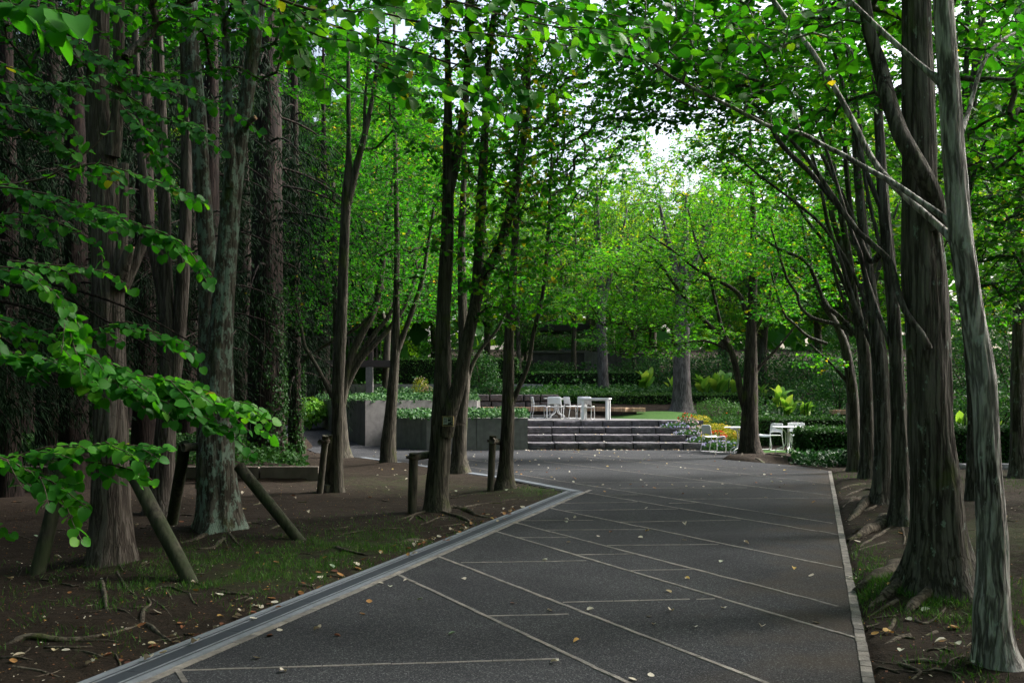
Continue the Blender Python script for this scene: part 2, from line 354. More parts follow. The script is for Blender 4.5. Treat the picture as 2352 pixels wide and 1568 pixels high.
def grille():
    m, n, l, b = mat('galvanised_grating'); v = coords(n, l)
    w = tnode(n, l, 'voronoi', 95, v); w.inputs['Randomness'].default_value = 0.1
    c = ramp(n, l, w.outputs['Distance'], [(.30, (.010, .012, .015)), (.60, (.042, .049, .060))])
    l.new(c, b.inputs['Base Color']); b.inputs['Specular IOR Level'].default_value = .15; b.inputs['Roughness'].default_value = .7; return m
M['grate'] = grille()
M['steel'] = simple('galvanised_steel', (.17, .19, .215), .7, 0, .2, 9, spec=.15)
M['darksteel'] = simple('rusted_dark_steel', (.040, .030, .028), .6, .2, .3, 8)
M['black'] = simple('black_panel', (.012, .012, .013), .35, 0, .2, 8)
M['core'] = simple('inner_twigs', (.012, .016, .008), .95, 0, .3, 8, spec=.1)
M['lawn'] = simple('lawn_turf', (.045, .11, .018), .9, 0, .35, 14, .6, spec=.2)
M['plaquewood'] = simple('plaque_wood', (.27, .21, .09), .7, 0, .25, 20)
M['plaqueblack'] = simple('plaque_black', (.02, .02, .022), .45, 0, .2, 30)
M['plaquegrey'] = simple('plaque_picture', (.30, .30, .32), .5, 0, .9, 60)
M['roof'] = simple('dark_roof', (.016, .014, .015), .6, 0, .2, 4)
M['drywall'] = concrete('dark_garden_wall', (.085, .075, .078), .7)
M['pot'] = simple('slate_pot', (.085, .085, .09), .7, 0, .25, 8)
# ------------------------------------------------------------------ leaf clouds
def unit(a): return a / (np.linalg.norm(a, axis=-1, keepdims=True) + 1e-9)
def leaf_arrays(P, D, N, S, tint, lod=1, width=1.0, fold=.18, curl=.15):
    """P base points, D tip directions, N upper-side normals, S lengths"""
    P = np.asarray(P, float); D = unit(np.asarray(D, float)); N = np.asarray(N, float)
    N = unit(N - D * (N * D).sum(-1, keepdims=True)); B = np.cross(N, D); S = np.asarray(S, float); n = len(P)
    if lod == 2:
        U = np.array([[0, 0], [.42, .5], [1, 0], [.42, -.5]]); F = [[0, 1, 2, 3]]; T3 = []
    elif lod == 1:
        U = np.array([[0, 0], [.12, .44], [.66, .42], [1, 0], [.66, -.42], [.12, -.44]]); F = [[0, 3, 2, 1], [0, 5, 4, 3]]; T3 = []
    else:
        U = np.array([[.02, 0], [.52, 0], [1.02, 0], [-.08, .2], [.13, .46], [.5, .49], [.82, .28], [-.08, -.2], [.13, -.46], [.5, -.49], [.82, -.28]])
        F = [[0, 1, 5, 4], [1, 2, 6, 5], [1, 0, 8, 9], [2, 1, 9, 10]]; T3 = [[0, 4, 3], [0, 7, 8]]
    k = len(U); u, v = U[:, 0], U[:, 1] * width
    V = P[:, None, :] + S[:, None, None] * (u[None, :, None] * D[:, None, :] + v[None, :, None] * B[:, None, :]
        + (fold * np.abs(v) - curl * u * u)[None, :, None] * N[:, None, :])
    o = (np.arange(n) * k)[:, None, None]
    F4 = (np.array(F)[None] + o).reshape(-1, 4); F3 = (np.array(T3)[None] + o).reshape(-1, 3) if T3 else np.zeros((0, 3), int)
    return V.reshape(-1, 3), F4, F3, np.repeat(np.asarray(tint, float), k)
def join(parts):
    V, F4, F3, T = [], [], [], []; n = 0
    for v, f4, f3, t in parts:
        V.append(v); F4.append(f4 + n); F3.append(f3 + n); T.append(t); n += len(v)
    return np.concatenate(V), np.concatenate(F4), np.concatenate(F3), np.concatenate(T)
def leaf_obj(name, arrs, m, parent=None, kind=None):
    V, F4, F3, T = arrs
    o = link(name, np_mesh(name, V, F4, F3, T, True, [m]), parent)
    if kind: o['kind'] = kind
    return o
def rtint(n, lo=.05, hi=.9, yellow=.008):
    t = rng.uniform(lo, hi, n); t[rng.random(n) < yellow] = 1.0; return t
def rdirs(n):
    return unit(rng.normal(size=(n, 3)))

def shoot_leaves(pts, size, spacing, droop=.25, tilt=.35, tlo=.05, thi=.85, nb=0.0):
    """leaf positions in two ranks along a shoot; returns P, D, N, S, tint"""
    pts = np.asarray(pts, float); seg = np.linalg.norm(np.diff(pts, axis=0), axis=1); L = seg.sum()
    n = max(2, int(L / spacing)); s = (np.arange(n) + .5) / n * L; cs = np.concatenate([[0], np.cumsum(seg)])
    P = np.stack([np.interp(s, cs, pts[:, k]) for k in range(3)], 1); i = np.clip(np.searchsorted(cs, s) - 1, 0, len(seg) - 1)
    T = unit(np.diff(pts, axis=0)[i]); side = unit(np.cross(T, np.array([0, 0, 1.0])) + 1e-6)
    P = np.repeat(P, 2, 0); T = np.repeat(T, 2, 0); side = np.repeat(side, 2, 0); sg = np.tile([1.0, -1.0], n)[:, None]
    D = side * sg * rng.uniform(.6, 1.0, (2 * n, 1)) + T * rng.uniform(.2, .9, (2 * n, 1)) + rng.normal(0, .22, (2 * n, 3)) - np.array([0, 0, 1.0]) * rng.uniform(-.1, 2 * droop, (2 * n, 1))
    N = np.array([0, -nb, 1.0]) + rng.normal(0, tilt, (2 * n, 3)); N[rng.random(2 * n) < .05, 2] *= -1
    base = rng.uniform(tlo, thi)
    return P + unit(D) * size * .25, D, N, size * rng.uniform(.65, 1.15, 2 * n), np.clip(base + rng.normal(0, .12, 2 * n), .0, .93)

class Tree:
    def __init__(s, name, base, label, group=None, bark='bark_grey', cat='tree', leaf='leaf', lod=1, dens=3.4):
        s.o = empty(name, base); s.b = np.asarray(base, float); tag(s.o, label, cat, group)
        s.bark, s.leaf, s.lod = M[bark], M[leaf], lod; s.stems = []; s.nodes = []; s.par = []; s.nr = []; s.shoots = []; s.first = True; s.w = []; s.fixed = 0; s.dens = dens
    def stem(s, pts, d, part=None, flare=None, rough=.05, step=None, seg=None, cut=False, crown_from=.35, lobes=.25):
        """pts: (picture x, picture y, width in picture units[, depth offset]) at depth d"""
        W = []
        for p in pts:
            dd = d + (p[3] if len(p) > 3 else 0); q = at(p[0], p[1], dd); W.append((*q, p[2] / FPX * dd * .45))
        return s.stem_world(W, part, flare, rough, step, seg, cut, crown_from, lobes)
    def stem_world(s, W, part=None, flare=None, rough=.05, step=None, seg=None, cut=False, crown_from=.35, lobes=.25):
        W = np.asarray(W, float); near = np.median(W[:, 1])
        rmax = W[:, 3].max()
        if seg is None: seg = int(np.clip(rmax * 2600 / max(near, 3), 7, 72))
        if step is None: step = np.clip(near * .006, .03, .25)
        Q = spline(W, step); P = Q[:, :3]; r = np.maximum(Q[:, 3], .003)
        main = s.first; s.first = False
        if flare is None: flare = .42 if main else 0
        a = np.arange(seg) / seg * 2 * np.pi; h = P[:, 2] - P[0, 2]
        L = np.concatenate([[0], np.cumsum(np.linalg.norm(np.diff(P, axis=0), axis=1))])
        sd = int(abs(P[0, 0] * 131 + P[0, 1] * 17)) % 997
        X, Y = np.cos(a)[None, :] * np.ones((len(P), 1)), np.sin(a)[None, :] * np.ones((len(P), 1)); Z = L[:, None] * np.ones((1, seg))
        R = r[:, None]
        off = R * (.06 * vnoise(X * 1.2, Y * 1.2, Z * 1.1, sd) + rough * vnoise(X * 3.5, Y * 3.5, Z * 2.2, sd + 1))
        kf = np.clip(R * 60, 2, 9)
        fine = 1 - np.abs(vnoise(X * kf, Y * kf, Z * 3.2, sd + 2))            # furrows running up the stem
        off = off + np.minimum(R * .12, .013) * (fine - .75)
        if flare > 0:
            e = np.exp(-np.maximum(h, 0) / .28)[:, None]
            lob = .5 + .5 * vnoise(X * 2.1, Y * 2.1, np.zeros_like(Z), sd + 3)
            off = off + R * e * (flare * .6 + lobes * 2.2 * flare * lob ** 2 * 2)
        V, F = tube_arrays(P, r, seg, off)
        V = V - s.b
        F3 = np.zeros((0, 3), int); mi = np.zeros(len(F), int); mats = [s.bark]
        n = len(P); V = np.vstack([V, P[-1] - s.b]); c = len(V) - 1; j = np.arange(seg)
        F3 = np.stack([(n - 1) * seg + j, (n - 1) * seg + (j + 1) % seg, np.full(seg, c)], 1)
        mi = np.concatenate([mi, np.full(seg, 1 if cut else 0)]); mats = [s.bark, M['cutwood']] if cut else [s.bark]
        o = link(part or ('trunk' if main else 'limb'), np_mesh('trunk', V, F, F3, None, True, mats, mi), s.tr if cut else s.o)
        if main: s.tr = o
        if not cut:
            k0 = int(len(P) * (crown_from if main else .15)); st = max(1, int(.22 / step)); prev = -1
            for i in range(k0, len(P), st):
                s.nodes.append(P[i]); s.par.append(prev); s.nr.append(r[i]); prev = len(s.nodes) - 1
            s.fixed = len(s.nodes)
        return o
    def root(s, pts, part='root', m=None):
        """pts world x, y, z, r"""
        Q = spline(np.asarray(pts, float), .05); sd = int(abs(pts[0][0] * 77)) % 91
        r = np.maximum(Q[:, 3], .004); a = np.arange(8) / 8 * 2 * np.pi
        L = np.arange(len(Q))[:, None] * .05 * np.ones((1, 8))
        off = r[:, None] * .35 * vnoise(np.cos(a)[None] * 1.5 + 0 * L, np.sin(a)[None] * 1.5 + 0 * L, L * 6, sd)
        P = Q[:, :3].copy(); P[:, 2] += .4 * r * vnoise(L[:, 0] * 4, L[:, 0] * 0, None, sd)
        V, F = tube_arrays(P, r, 8, off)
        return link(part, np_mesh('root', V - s.b, F, None, None, True, [m or M['root']]), s.o)
    def crown(s, c, rad, n, size=.075, spacing=.055, shell=.0, droop=.25, tilt=.35, tlo=.05, thi=.85, maxlen=.9, zpen=.8, seglen=.28):
        """n leafy shoots growing towards points in an ellipsoid (world centre, radii)"""
        c = np.asarray(c, float); rad = np.asarray(rad, float); n = int(n * s.dens)
        p = rdirs(n) * (rng.uniform(shell, 1, (n, 1)) ** (1 / 3.)) * rad + c
        s._grow(p, size, spacing, droop, tilt, tlo, thi, maxlen, zpen, seglen)
    def _grow(s, p, size, spacing, droop, tilt, tlo, thi, maxlen, zpen, seglen):
        A = np.array(s.nodes)
        d0 = np.min(np.linalg.norm(p[:, None, :] - A[None, :s.fixed:2, :], axis=2), axis=1); p = p[np.argsort(d0)]
        cap = len(A) + len(p) * 14; buf = np.zeros((cap, 3)); buf[:len(A)] = A; m = len(A)
        for q in p:
            df = buf[:m] - q; dist = np.sqrt((df ** 2).sum(1)); cost = dist + zpen * np.maximum(0, df[:, 2] + .05)
            k = int(np.argmin(cost)); o = buf[k]; L = dist[k]
            if L < .12: continue
            ns = int(np.clip(L / seglen, 2, 12)); t = np.linspace(0, 1, ns + 1)[1:, None]
            ctrl = .5 * (o + q) + np.array([0, 0, .16 * L]) + rng.normal(0, .07 * L, 3)
            cu = (1 - t) ** 2 * o + 2 * t * (1 - t) * ctrl + t * t * q + rng.normal(0, .018, (ns, 3))
            pr = k
            for w in cu:
                buf[m] = w; s.nodes.append(w); s.par.append(pr); s.nr.append(0); pr = m; m += 1
            full = np.vstack([o, cu]); s.w.append((k, m - ns, m))
            seg = np.linalg.norm(np.diff(full, axis=0), axis=1); tot = seg.sum(); i0 = 0
            while i0 < len(full) - 2 and seg[i0:].sum() > maxlen: i0 += 1
            s.shoots.append(shoot_leaves(full[i0:], size, spacing, droop, tilt, tlo, thi))
    def finish(s, individual=0, seg=5, crown_name='crown', rtip=.0032):
        n = len(s.nodes); par = np.array(s.par); r2 = np.zeros(n); has = np.zeros(n, bool)
        A = np.array(s.nodes) if n else np.zeros((0, 3)); nr = np.array(s.nr)
        for i in range(n - 1, s.fixed - 1, -1):
            if not has[i]: r2[i] = rtip ** 2
            p = par[i]; r2[p] += r2[i] * 1.02; has[p] = True
        V, F = [], []; nv = 0
        for k, a, b in s.w:
            pts = np.vstack([A[k], A[a:b]]); rr = np.sqrt(r2[a:b]); rr = np.concatenate([[rr[0]], rr]); rr[0] = min(rr[0] * 1.1, max(nr[k], rr[0]) if nr[k] else rr[0])
            v, f = tube_arrays(pts, np.maximum(rr, rtip * .7), seg); V.append(v); F.append(f + nv); nv += len(v)
        if V: link('branchwork', np_mesh('branchwork', np.concatenate(V) - s.b, np.concatenate(F), None, None, True, [s.bark]), s.o)['kind'] = 'stuff'
        if s.shoots:
            P, D, N, S, T = [np.concatenate([q[i] for q in s.shoots]) for i in range(5)]
            T[rng.random(len(T)) < .006] = 1.0
            if individual:
                own_leaves(s.o, s.b, P, D, N, S, T, individual, s.leaf)
            else:
                leaf_obj(crown_name, leaf_arrays(P - s.b, D, N, S, T, s.lod, 1.0, .15, .18), s.leaf, s.o)
        return s.o

LEAFM = []
def leaf_variants(m):
    if not LEAFM:
        for k in range(10):
            t = .06 + .085 * k
            v = leaf_arrays([[0, 0, 0]], [[1, 0, 0]], [[0, 0, 1]], [1.0], [t], 0, rng.uniform(.78, 1.1), rng.uniform(-.15, .4), rng.uniform(-.1, .45))
            st = leaf_arrays([[-.38, 0, .05]], [[1, 0, -.1]], [[0, 0, 1]], [.42], [.2], 2, .07, 0, 0)
            V, F4, F3, T = join([v, st]); LEAFM.append(np_mesh('leaf', V, F4, F3, T, True, [m]))
    return LEAFM
def own_leaves(root, b, P, D, N, S, T, count, m, lod_rest=0):
    """the leaves that show largest become parts of their own, the rest one mass"""
    dist = P[:, 1] * 1.0
    vis = (np.abs(P[:, 0] / np.maximum(P[:, 1], .1)) < .56) & (P[:, 2] - EYE < P[:, 1] * .43)
    order = np.argsort(np.where(vis, -S / np.maximum(dist, .3), 1)); pick = order[:count]; rest = order[count:]
    LV = leaf_variants(m)
    Du = unit(D); Nu = unit(N - Du * (N * Du).sum(-1, keepdims=True)); Bu = np.cross(Nu, Du)
    for i in pick:
        o = bpy.data.objects.new('leaf', LV[int(np.clip(T[i] * 11 - .3, 0, 9))]); COL.objects.link(o); o.parent = root
        R = Matrix((Du[i], Bu[i], Nu[i])).transposed().to_4x4()
        o.matrix_local = Matrix.Translation(Vector(P[i] - b)) @ R @ Matrix.Scale(float(S[i]), 4)
    if len(rest):
        leaf_obj('crown', leaf_arrays(P[rest] - b, D[rest], N[rest], S[rest], T[rest], lod_rest), m, root, 'stuff')

def shell_leaves(faces, n, size, tlo=.1, thi=.9, jit=.5, depth=.06, lod=2):
    """faces: list of (origin, u, v, normal) rectangles; leaves scattered on and just under them"""
    ar = np.array([np.linalg.norm(np.cross(f[1], f[2])) for f in faces]); ks = rng.choice(len(faces), n, p=ar / ar.sum())
    O, U, Vv, Nn = [np.array([f[i] for f in faces], float)[ks] for i in range(4)]
    P = O + U * rng.random((n, 1)) + Vv * rng.random((n, 1)); P += unit(Nn) * (rng.normal(0, depth * .5, (n, 1)) - depth * .3)
    bl = vnoise(P[:, 0] * 3, P[:, 1] * 3, P[:, 2] * 3, 5)
    P += unit(Nn) * (bl[:, None] * depth * .6)
    N = unit(Nn) * 1.0 + np.array([0, 0, .35]) + rng.normal(0, jit, (n, 3)); D = rng.normal(0, 1, (n, 3)) - np.array([0, 0, .2])
    T = np.clip(rng.uniform(tlo, thi, n) + .15 * bl, 0, 1)
    return leaf_arrays(P, D, N, size * rng.uniform(.6, 1.3, n), T, lod, .9)
def ell_leaves(c, rad, n, size, tlo=.1, thi=.9, jit=.6, shell=.5, lod=2, width=1.0, updir=0.0, lumps=.25):
    d = rdirs(n); r = rng.uniform(shell ** 3, 1, (n, 1)) ** (1 / 3.)
    lump = 1 + lumps * vnoise(d[:, 0] * 2.2 + c[0], d[:, 1] * 2.2 + c[1], d[:, 2] * 2.2, 9)[:, None]
    P = np.asarray(c) + d * r * lump * np.asarray(rad)
    N = d + np.array([0, 0, .6]) + rng.normal(0, jit, (n, 3)); D = rng.normal(0, 1, (n, 3)) + d * .6 + np.array([0, 0, updir])
    return leaf_arrays(P, D, N, size * rng.uniform(.6, 1.25, n), np.clip(rng.uniform(tlo, thi, n), 0, 1), lod, width)
# ------------------------------------------------------------------ the ground, the path and its brickwork
E_R0, E_R1 = gp(2010, 1568)[:2], gp(1910, 1082)[:2]            # kerb side of the path towards the lawn
E_L0, E_L1 = gp(191, 1568)[:2], gp(1297, 1130)[:2]             # soil side of the drain
def ext(a, b, t): return a + (b - a) * t
PATH = [ext(E_R0, E_R1, -.75), E_R0, E_R1, gp(1889, 1078)[:2], gp(1827, 1069)[:2], gp(1740, 1062)[:2], gp(1658, 1055)[:2], (5.6, 25.2), (6.7, 26.2), (7.3, 27.2), (6.6, 28.2), (5.4, 28.6),
        (.47, 28.8), (-2.4, 28.9), (-3.3, 30.4), (-3.3, 31.4), (-4.4, 31.6), (-6.4, 31.0), (-6.2, 29.0), (-5.6, 27.2), gp(832, 1052)[:2], gp(913, 1064)[:2], gp(1177, 1104)[:2],
        E_L1, E_L0, ext(E_L0, E_L1, -.95)]
PATH = np.array(PATH, float)
RAMP = np.array([(-6.4, 30.6), (-4.73, 30.6), (-7.7, 38.0), (-11.5, 50.0), (-14.2, 50.0), (-10.2, 38.0), (-7.9, 31.0)], float)
def inpoly(x, y, poly):
    c = np.zeros(x.shape, bool); n = len(poly)
    for i in range(n):
        (x0, y0), (x1, y1) = poly[i], poly[(i + 1) % n]
        if y0 == y1: continue
        c ^= ((y0 > y) != (y1 > y)) & (x < (x1 - x0) * (y - y0) / (y1 - y0) + x0)
    return c
def edist(x, y, poly):
    d = np.full(x.shape, 1e9); n = len(poly)
    for i in range(n):
        a, b = np.array(poly[i]), np.array(poly[(i + 1) % n]); ab = b - a; L = (ab ** 2).sum() + 1e-12
        t = np.clip(((x - a[0]) * ab[0] + (y - a[1]) * ab[1]) / L, 0, 1)
        d = np.minimum(d, np.hypot(x - a[0] - t * ab[0], y - a[1] - t * ab[1]))
    return d
def rampz(y): return np.interp(y, [30.6, 38, 50], [0.0, .46, 1.3])
MOUND = [(*gp(258, 1300)[:2], .10, .7), (*gp(505, 1222)[:2], .08, .6), (*gp(1003, 1175)[:2], .08, .6), (*gp(2165, 1370)[:2], .16, .75), (*gp(2066, 1222)[:2], .12, .7),
         (*gp(2290, 1535)[:2], .06, .5), (*gp(2026, 1170)[:2], .10, .7), (*gp(1995, 1110)[:2], .1, .8), (*gp(1724, 1054)[:2], .12, .9), (*gp(1160, 1126)[:2], .06, .5), (*gp(892, 1072)[:2], .08, .7)]
def gz(x, y):
    x = np.asarray(x, float); y = np.asarray(y, float)
    z = .030 * vnoise(x * .9, y * .9, None, 1) + .014 * vnoise(x * 3.1, y * 3.1, None, 2) + .006 * vnoise(x * 9, y * 9, None, 3) + .012
    h = np.interp(y, [29, 31.5, 34, 37, 40, 46, 50, 60, 90, 220], [0, .50, .68, .95, 1.5, 1.9, 2.4, 3.6, 6.0, 9.0])
    hl = np.interp(y, [17.9, 18.2, 27, 34, 44, 60, 90, 220], [0, .24, .24, .5, 1.2, 2.6, 5, 8])       # raised bed and slope among the cedars
    wl = np.clip((-3.75 - x - .28 * np.clip(y - 18.2, 0, 9)) / np.interp(y, [17, 18.2, 20], [.15, .15, 1.2]), 0, 1); h = h * (1 - wl) + hl * wl
    for mx, my, mh, ms in MOUND: z = z + mh * np.exp(-((x - mx) ** 2 + (y - my) ** 2) / ms ** 2)
    z = z + h
    dp = edist(x, y, PATH); ins = inpoly(x, y, PATH); k = np.clip(dp / .12, 0, 1)
    z = np.where(ins, -.05 - .1 * np.clip(dp / .3, 0, 1), np.where(y < 29, z * k + .004 * (1 - k), z))
    ir = inpoly(x, y, RAMP) | (edist(x, y, RAMP) < .25)
    return np.where(ir, rampz(y) - .12, z)
def moss(x, y):
    t = .10 * vnoise(x * .5, y * .5, None, 21)
    for px, py, sx, sy, a in ((620, 1330, 1.0, .9, .38), (830, 1250, .8, 1.1, .42), (420, 1280, .9, .7, .12), (150, 1480, 1.2, .7, .14), (2150, 1290, 1.0, 1.2, .16), (2330, 1230, 1.8, 2.2, .28),
                              (950, 1110, 3, 2.5, .22), (1230, 1130, .8, 1.5, .25), (2190, 1395, .5, .6, .4), (100, 1290, 2, 2, .05), (2320, 1120, 4, 5, .22)):
        c = gp(px, py); t = t + a * np.exp(-((x - c[0]) / sx) ** 2 - ((y - c[1]) / sy) ** 2)
    return t
def axis(parts):
    return np.unique(np.round(np.concatenate([np.arange(a, b, s) for a, b, s in parts]), 4))
xs = axis([(-260, -40, 20), (-40, -12, 1.0), (-12, -6, .25), (-6, 7.5, .085), (7.5, 14, .25), (14, 40, 1.0), (40, 261, 20)])
ys = axis([(-60, -6, 6), (-6, 3.5, .4), (3.5, 14, .075), (14, 27, .15), (27, 46, .3), (46, 100, 2), (100, 301, 20)])
GX, GY = np.meshgrid(xs, ys); GZ = gz(GX, GY)
nx, ny = len(xs), len(ys); ii = (np.arange(ny - 1)[:, None] * nx + np.arange(nx - 1)[None, :]).reshape(-1)
go = link('ground', np_mesh('ground', np.stack([GX, GY, GZ], -1).reshape(-1, 3), np.stack([ii, ii + 1, ii + nx + 1, ii + nx], 1), None, moss(GX, GY).ravel(), True, [M['soil']]))
go['kind'] = 'structure'
def zg(x, y): return float(gz(np.array([x]), np.array([y]))[0])

b = MB(); n = len(PATH); b.add([(p[0], p[1], .004) for p in PATH] + [(p[0], p[1], -.10) for p in PATH], [tuple(range(n))[::-1]] + [(i, (i + 1) % n, n + (i + 1) % n, n + i) for i in range(n)])
path = b.build('path', M['asphalt']); path['kind'] = 'structure'
import bmesh
def fix_normals(o):
    bm = bmesh.new(); bm.from_mesh(o.data); bmesh.ops.recalc_face_normals(bm, faces=bm.faces); bm.to_mesh(o.data); bm.free()
fix_normals(path)
n = len(RAMP); b = MB(); b.add([(p[0], p[1], float(rampz(p[1])) + .006) for p in RAMP] + [(p[0], p[1], float(rampz(p[1])) - .2) for p in RAMP], [(0, 1, 2, 5, 6), (2, 3, 4, 5)] + [(i, (i + 1) % n, n + (i + 1) % n, n + i) for i in range(n)])
rp = b.build('ramp_path', M['asphalt']); rp['kind'] = 'structure'; fix_normals(rp)

# bricks: thin ones set on edge in the joint lines, wider ones along both borders
BR = {}
def brick_mesh(L, Wd):
    k = (round(L, 3), round(Wd, 3))
    if k not in BR: BR[k] = MB().box((0, 0, 0), (L, Wd, .02), bev=.003).mesh('brick', M['brick'])
    return BR[k]
def brick_row(a, b_, L, Wd, gap, name, z, out, skip=0):
    a, b_ = np.asarray(a, float)[:2], np.asarray(b_, float)[:2]; v = b_ - a; T = np.linalg.norm(v); v = v / T; n = max(1, int(T / (L + gap))); ang = math.atan2(v[1], v[0])
    for i in range(n):
        c = a + v * (i + .5) * (L + gap); out.append((c[0], c[1], z, ang, L, Wd, name))
rows = []
DI = [((398, 1527), (440, 1590)), ((899, 1313), (1520, 1606)), ((996, 1274), (1800, 1585)), ((1100, 1209), (1978, 1470)), ((1177, 1199), (1967, 1404)), ((1258, 1166), (1953, 1309)), ((1336, 1130), (1947, 1232)),
      ((1080, 1073), (1932, 1205)), ((1250, 1060), (1922, 1140)), ((1340, 1048), (1913, 1112)), ((1279, 1037), (1700, 1075)), ((1000, 1047), (1180, 1068))]
Z4 = lambda x, y: (1148.4 + .3592 * x, 1004.9 + .3592 * y)
HO = [((415, 1540), (1305, 1513)), ((1058, 1292.5), Z4(580, 788)), (Z4(835, 850), Z4(1265, 843)), (Z4(400, 1054), Z4(1410, 1030)), ((1117, 1415), Z4(550, 1127)), (Z4(480, 750), Z4(880, 744)), (Z4(685, 690), Z4(1430, 683)),
      (Z4(95, 641), Z4(445, 637)), (Z4(290, 592), Z4(1000, 587)), (Z4(95, 532), Z4(690, 528)), (Z4(755, 541), Z4(1600, 526)), (Z4(415, 466), Z4(1175, 456)), (Z4(370, 420), Z4(920, 412)), (Z4(1080, 420), Z4(1300, 417)),
      (Z4(680, 367), Z4(990, 364)), (Z4(1150, 393), Z4(2140, 386)), (Z4(770, 323), Z4(1640, 320)), (Z4(480, 288), Z4(1385, 285)), (Z4(1540, 230), Z4(2110, 230)), (Z4(-150, 205), Z4(1900, 197))]
for p, q in DI: brick_row(gp(*p), gp(*q), .20, .034, .003, 'joint_brick', .0075, rows)
for p, q in HO: brick_row(gp(*p), gp(*q), .20, .024, .003, 'joint_brick', .0055, rows)
dirL = (E_L1 - E_L0) / np.linalg.norm(E_L1 - E_L0); nrmL = np.array([dirL[1], -dirL[0]])       # towards the asphalt
DW = .30
brick_row(E_L0 + nrmL * (DW + .035) - dirL * 3.5, E_L1 + nrmL * (DW + .035) + dirL * .55, .20, .055, .004, 'border_brick', .009, rows)
dirR = (E_R1 - E_R0) / np.linalg.norm(E_R1 - E_R0); nrmR = np.array([dirR[1], -dirR[0]])
brick_row(E_R0 - nrmR * .036 - dirR * 3, E_R1 - nrmR * .036, .112, .064, .006, 'border_brick', .011, rows)
for kind in ('joint_brick', 'border_brick'):
    rr = [r for r in rows if r[6] == kind]
    rr.sort(key=lambda r: r[1] + (1000 if (r[1] < 4.6 or abs(r[0] / max(r[1], .1)) > .56) else 0))
    for x, y, z, a, L, Wd, nm in rr[:300]:
        o = bpy.data.objects.new(nm, brick_mesh(L, Wd)); COL.objects.link(o); o.parent = path
        o.location = (x + rng.normal(0, .0015), y + rng.normal(0, .0015), z - .009 + rng.normal(0, .0008)); o.rotation_euler = (rng.normal(0, .012), rng.normal(0, .006), a + rng.normal(0, .006))
    if len(rr) > 300:
        b = MB()
        for x, y, z, a, L, Wd, nm in rr[300:]: b.box((x, y, z - .009), (L, Wd, .02), rz=a)
        o = b.build(kind.replace('brick', 'brickwork'), M['brick'], path); o['kind'] = 'stuff'

# the grated drain along the soil
drain = empty('drain_channel', (E_L0[0], E_L0[1], 0)); tag(drain, 'long galvanised grated drain channel between soil bed and asphalt path', 'drain')
def cover_mesh(L):
    b = MB(); b.box((0, 0, 0), (L - .006, DW - .07, .012)); b.cur = 1
    for y, w, h in ((-DW / 2 + .02, .036, .020), (DW / 2 - .02, .036, .020), (-.068, .007, .019), (.068, .007, .019), (-DW / 2 + .047, .005, .019), (DW / 2 - .047, .005, .019)): b.box((0, y, .002), (L - .004, w, h))
    return b.mesh('drain_cover', [M['grate'], M['steel']])
CM = cover_mesh(1.0); angL = math.atan2(dirL[1], dirL[0])
Lg = np.linalg.norm(E_L1 - E_L0)
for i in range(-4, int(Lg) + 1):
    c = E_L0 + dirL * (i + .5 + (Lg % 1.0)) - dirL * .9 + nrmL * DW / 2
    o = link('drain_cover', CM, drain); o.location = (c[0] - E_L0[0], c[1] - E_L0[1], .004 + rng.normal(0, .001)); o.rotation_euler = (0, 0, angL)
leg = [E_L1 + nrmL * .18 + dirL * .12, gp(1177, 1101)[:2], gp(913, 1062)[:2], gp(832, 1051)[:2]]
CM2 = MB().box((0, 0, 0), (.994, .17, .018), bev=.003).mesh('drain_cover', [M['steel']])
acc = 0
for p, q in zip(leg[:-1], leg[1:]):
    v = (q - p); T = np.linalg.norm(v); v /= T
    for i in range(int(T)):
        c = p + v * (i + .5) * T / int(T); o = link('drain_cover', CM2, drain); o.location = (c[0] - E_L0[0], c[1] - E_L0[1], .006); o.rotation_euler = (0, 0, math.atan2(v[1], v[0])); o.scale = (T / int(T), 1, 1)

# low kerb wall in front of the raised cedar bed
kw = empty('kerb_wall', (-6, 18.05, 0)); tag(kw, 'low brown concrete kerb wall holding the ivy bed under the cedars', 'wall')
for i, (x0, x1) in enumerate(((-14, -11), (-11, -8.0), (-8.0, -4.75), (-4.74, -3.62))):
    MB().box(((x0 + x1) / 2 + 6, 0, .12), (x1 - x0 - .02, .14, .32), bev=.01).build('wall_panel', M['kerb'], kw)
# ------------------------------------------------------------------ walls, steps, terrace
def prism_obj(name, poly, z0, z1, m, parent=None):
    o = MB().prism(poly, z0, z1).build(name, m, parent); fix_normals(o); return o
fp = empty('concrete_planter', (-1, 30, 0)); tag(fp, 'lower grey concrete planter beside the stone steps with ivy spilling over', 'planter')
def loc(poly, o): return [(p[0] - o.location.x, p[1] - o.location.y) for p in poly]
prism_obj('wall_panel', loc([(-1.05, 28.6), (.47, 28.6), (.47, 32.6), (-1.05, 32.6)], fp), -.2, .95, M['concrete'], fp)
prism_obj('wall_panel', loc([(-2.55, 28.6), (-1.062, 28.6), (-1.062, 32.6), (-1.5, 32.55), (-3.60, 31.42), (-3.64, 30.1)], fp), -.2, .95, M['concrete'], fp)
rpn = empty('retaining_planter', (-4.73, 30.9, 0)); tag(rpn, 'taller stained concrete planter at the foot of the ramp, its turned face coloured as shaded', 'planter')
prism_obj('wall_panel', loc([(-4.73, 30.9), (-1.2, 32.8), (-1.2, 36.2), (-4.0, 36.2)], rpn), -.2, 1.47, M['concrete'], rpn)
prism_obj('wall_panel', loc([(-4.745, 30.9), (-4.015, 36.2), (-5.2, 38.6), (-7.6, 39.6), (-7.9, 38.3)], rpn), -.2, 1.465, M['concrete_dark'], rpn)  # face turned aside: its shade is painted with darker concrete
bw = empty('garden_wall', (-4, 43.5, 0)); tag(bw, 'low pale concrete wall behind the ivy and below the clipped hedge', 'wall')
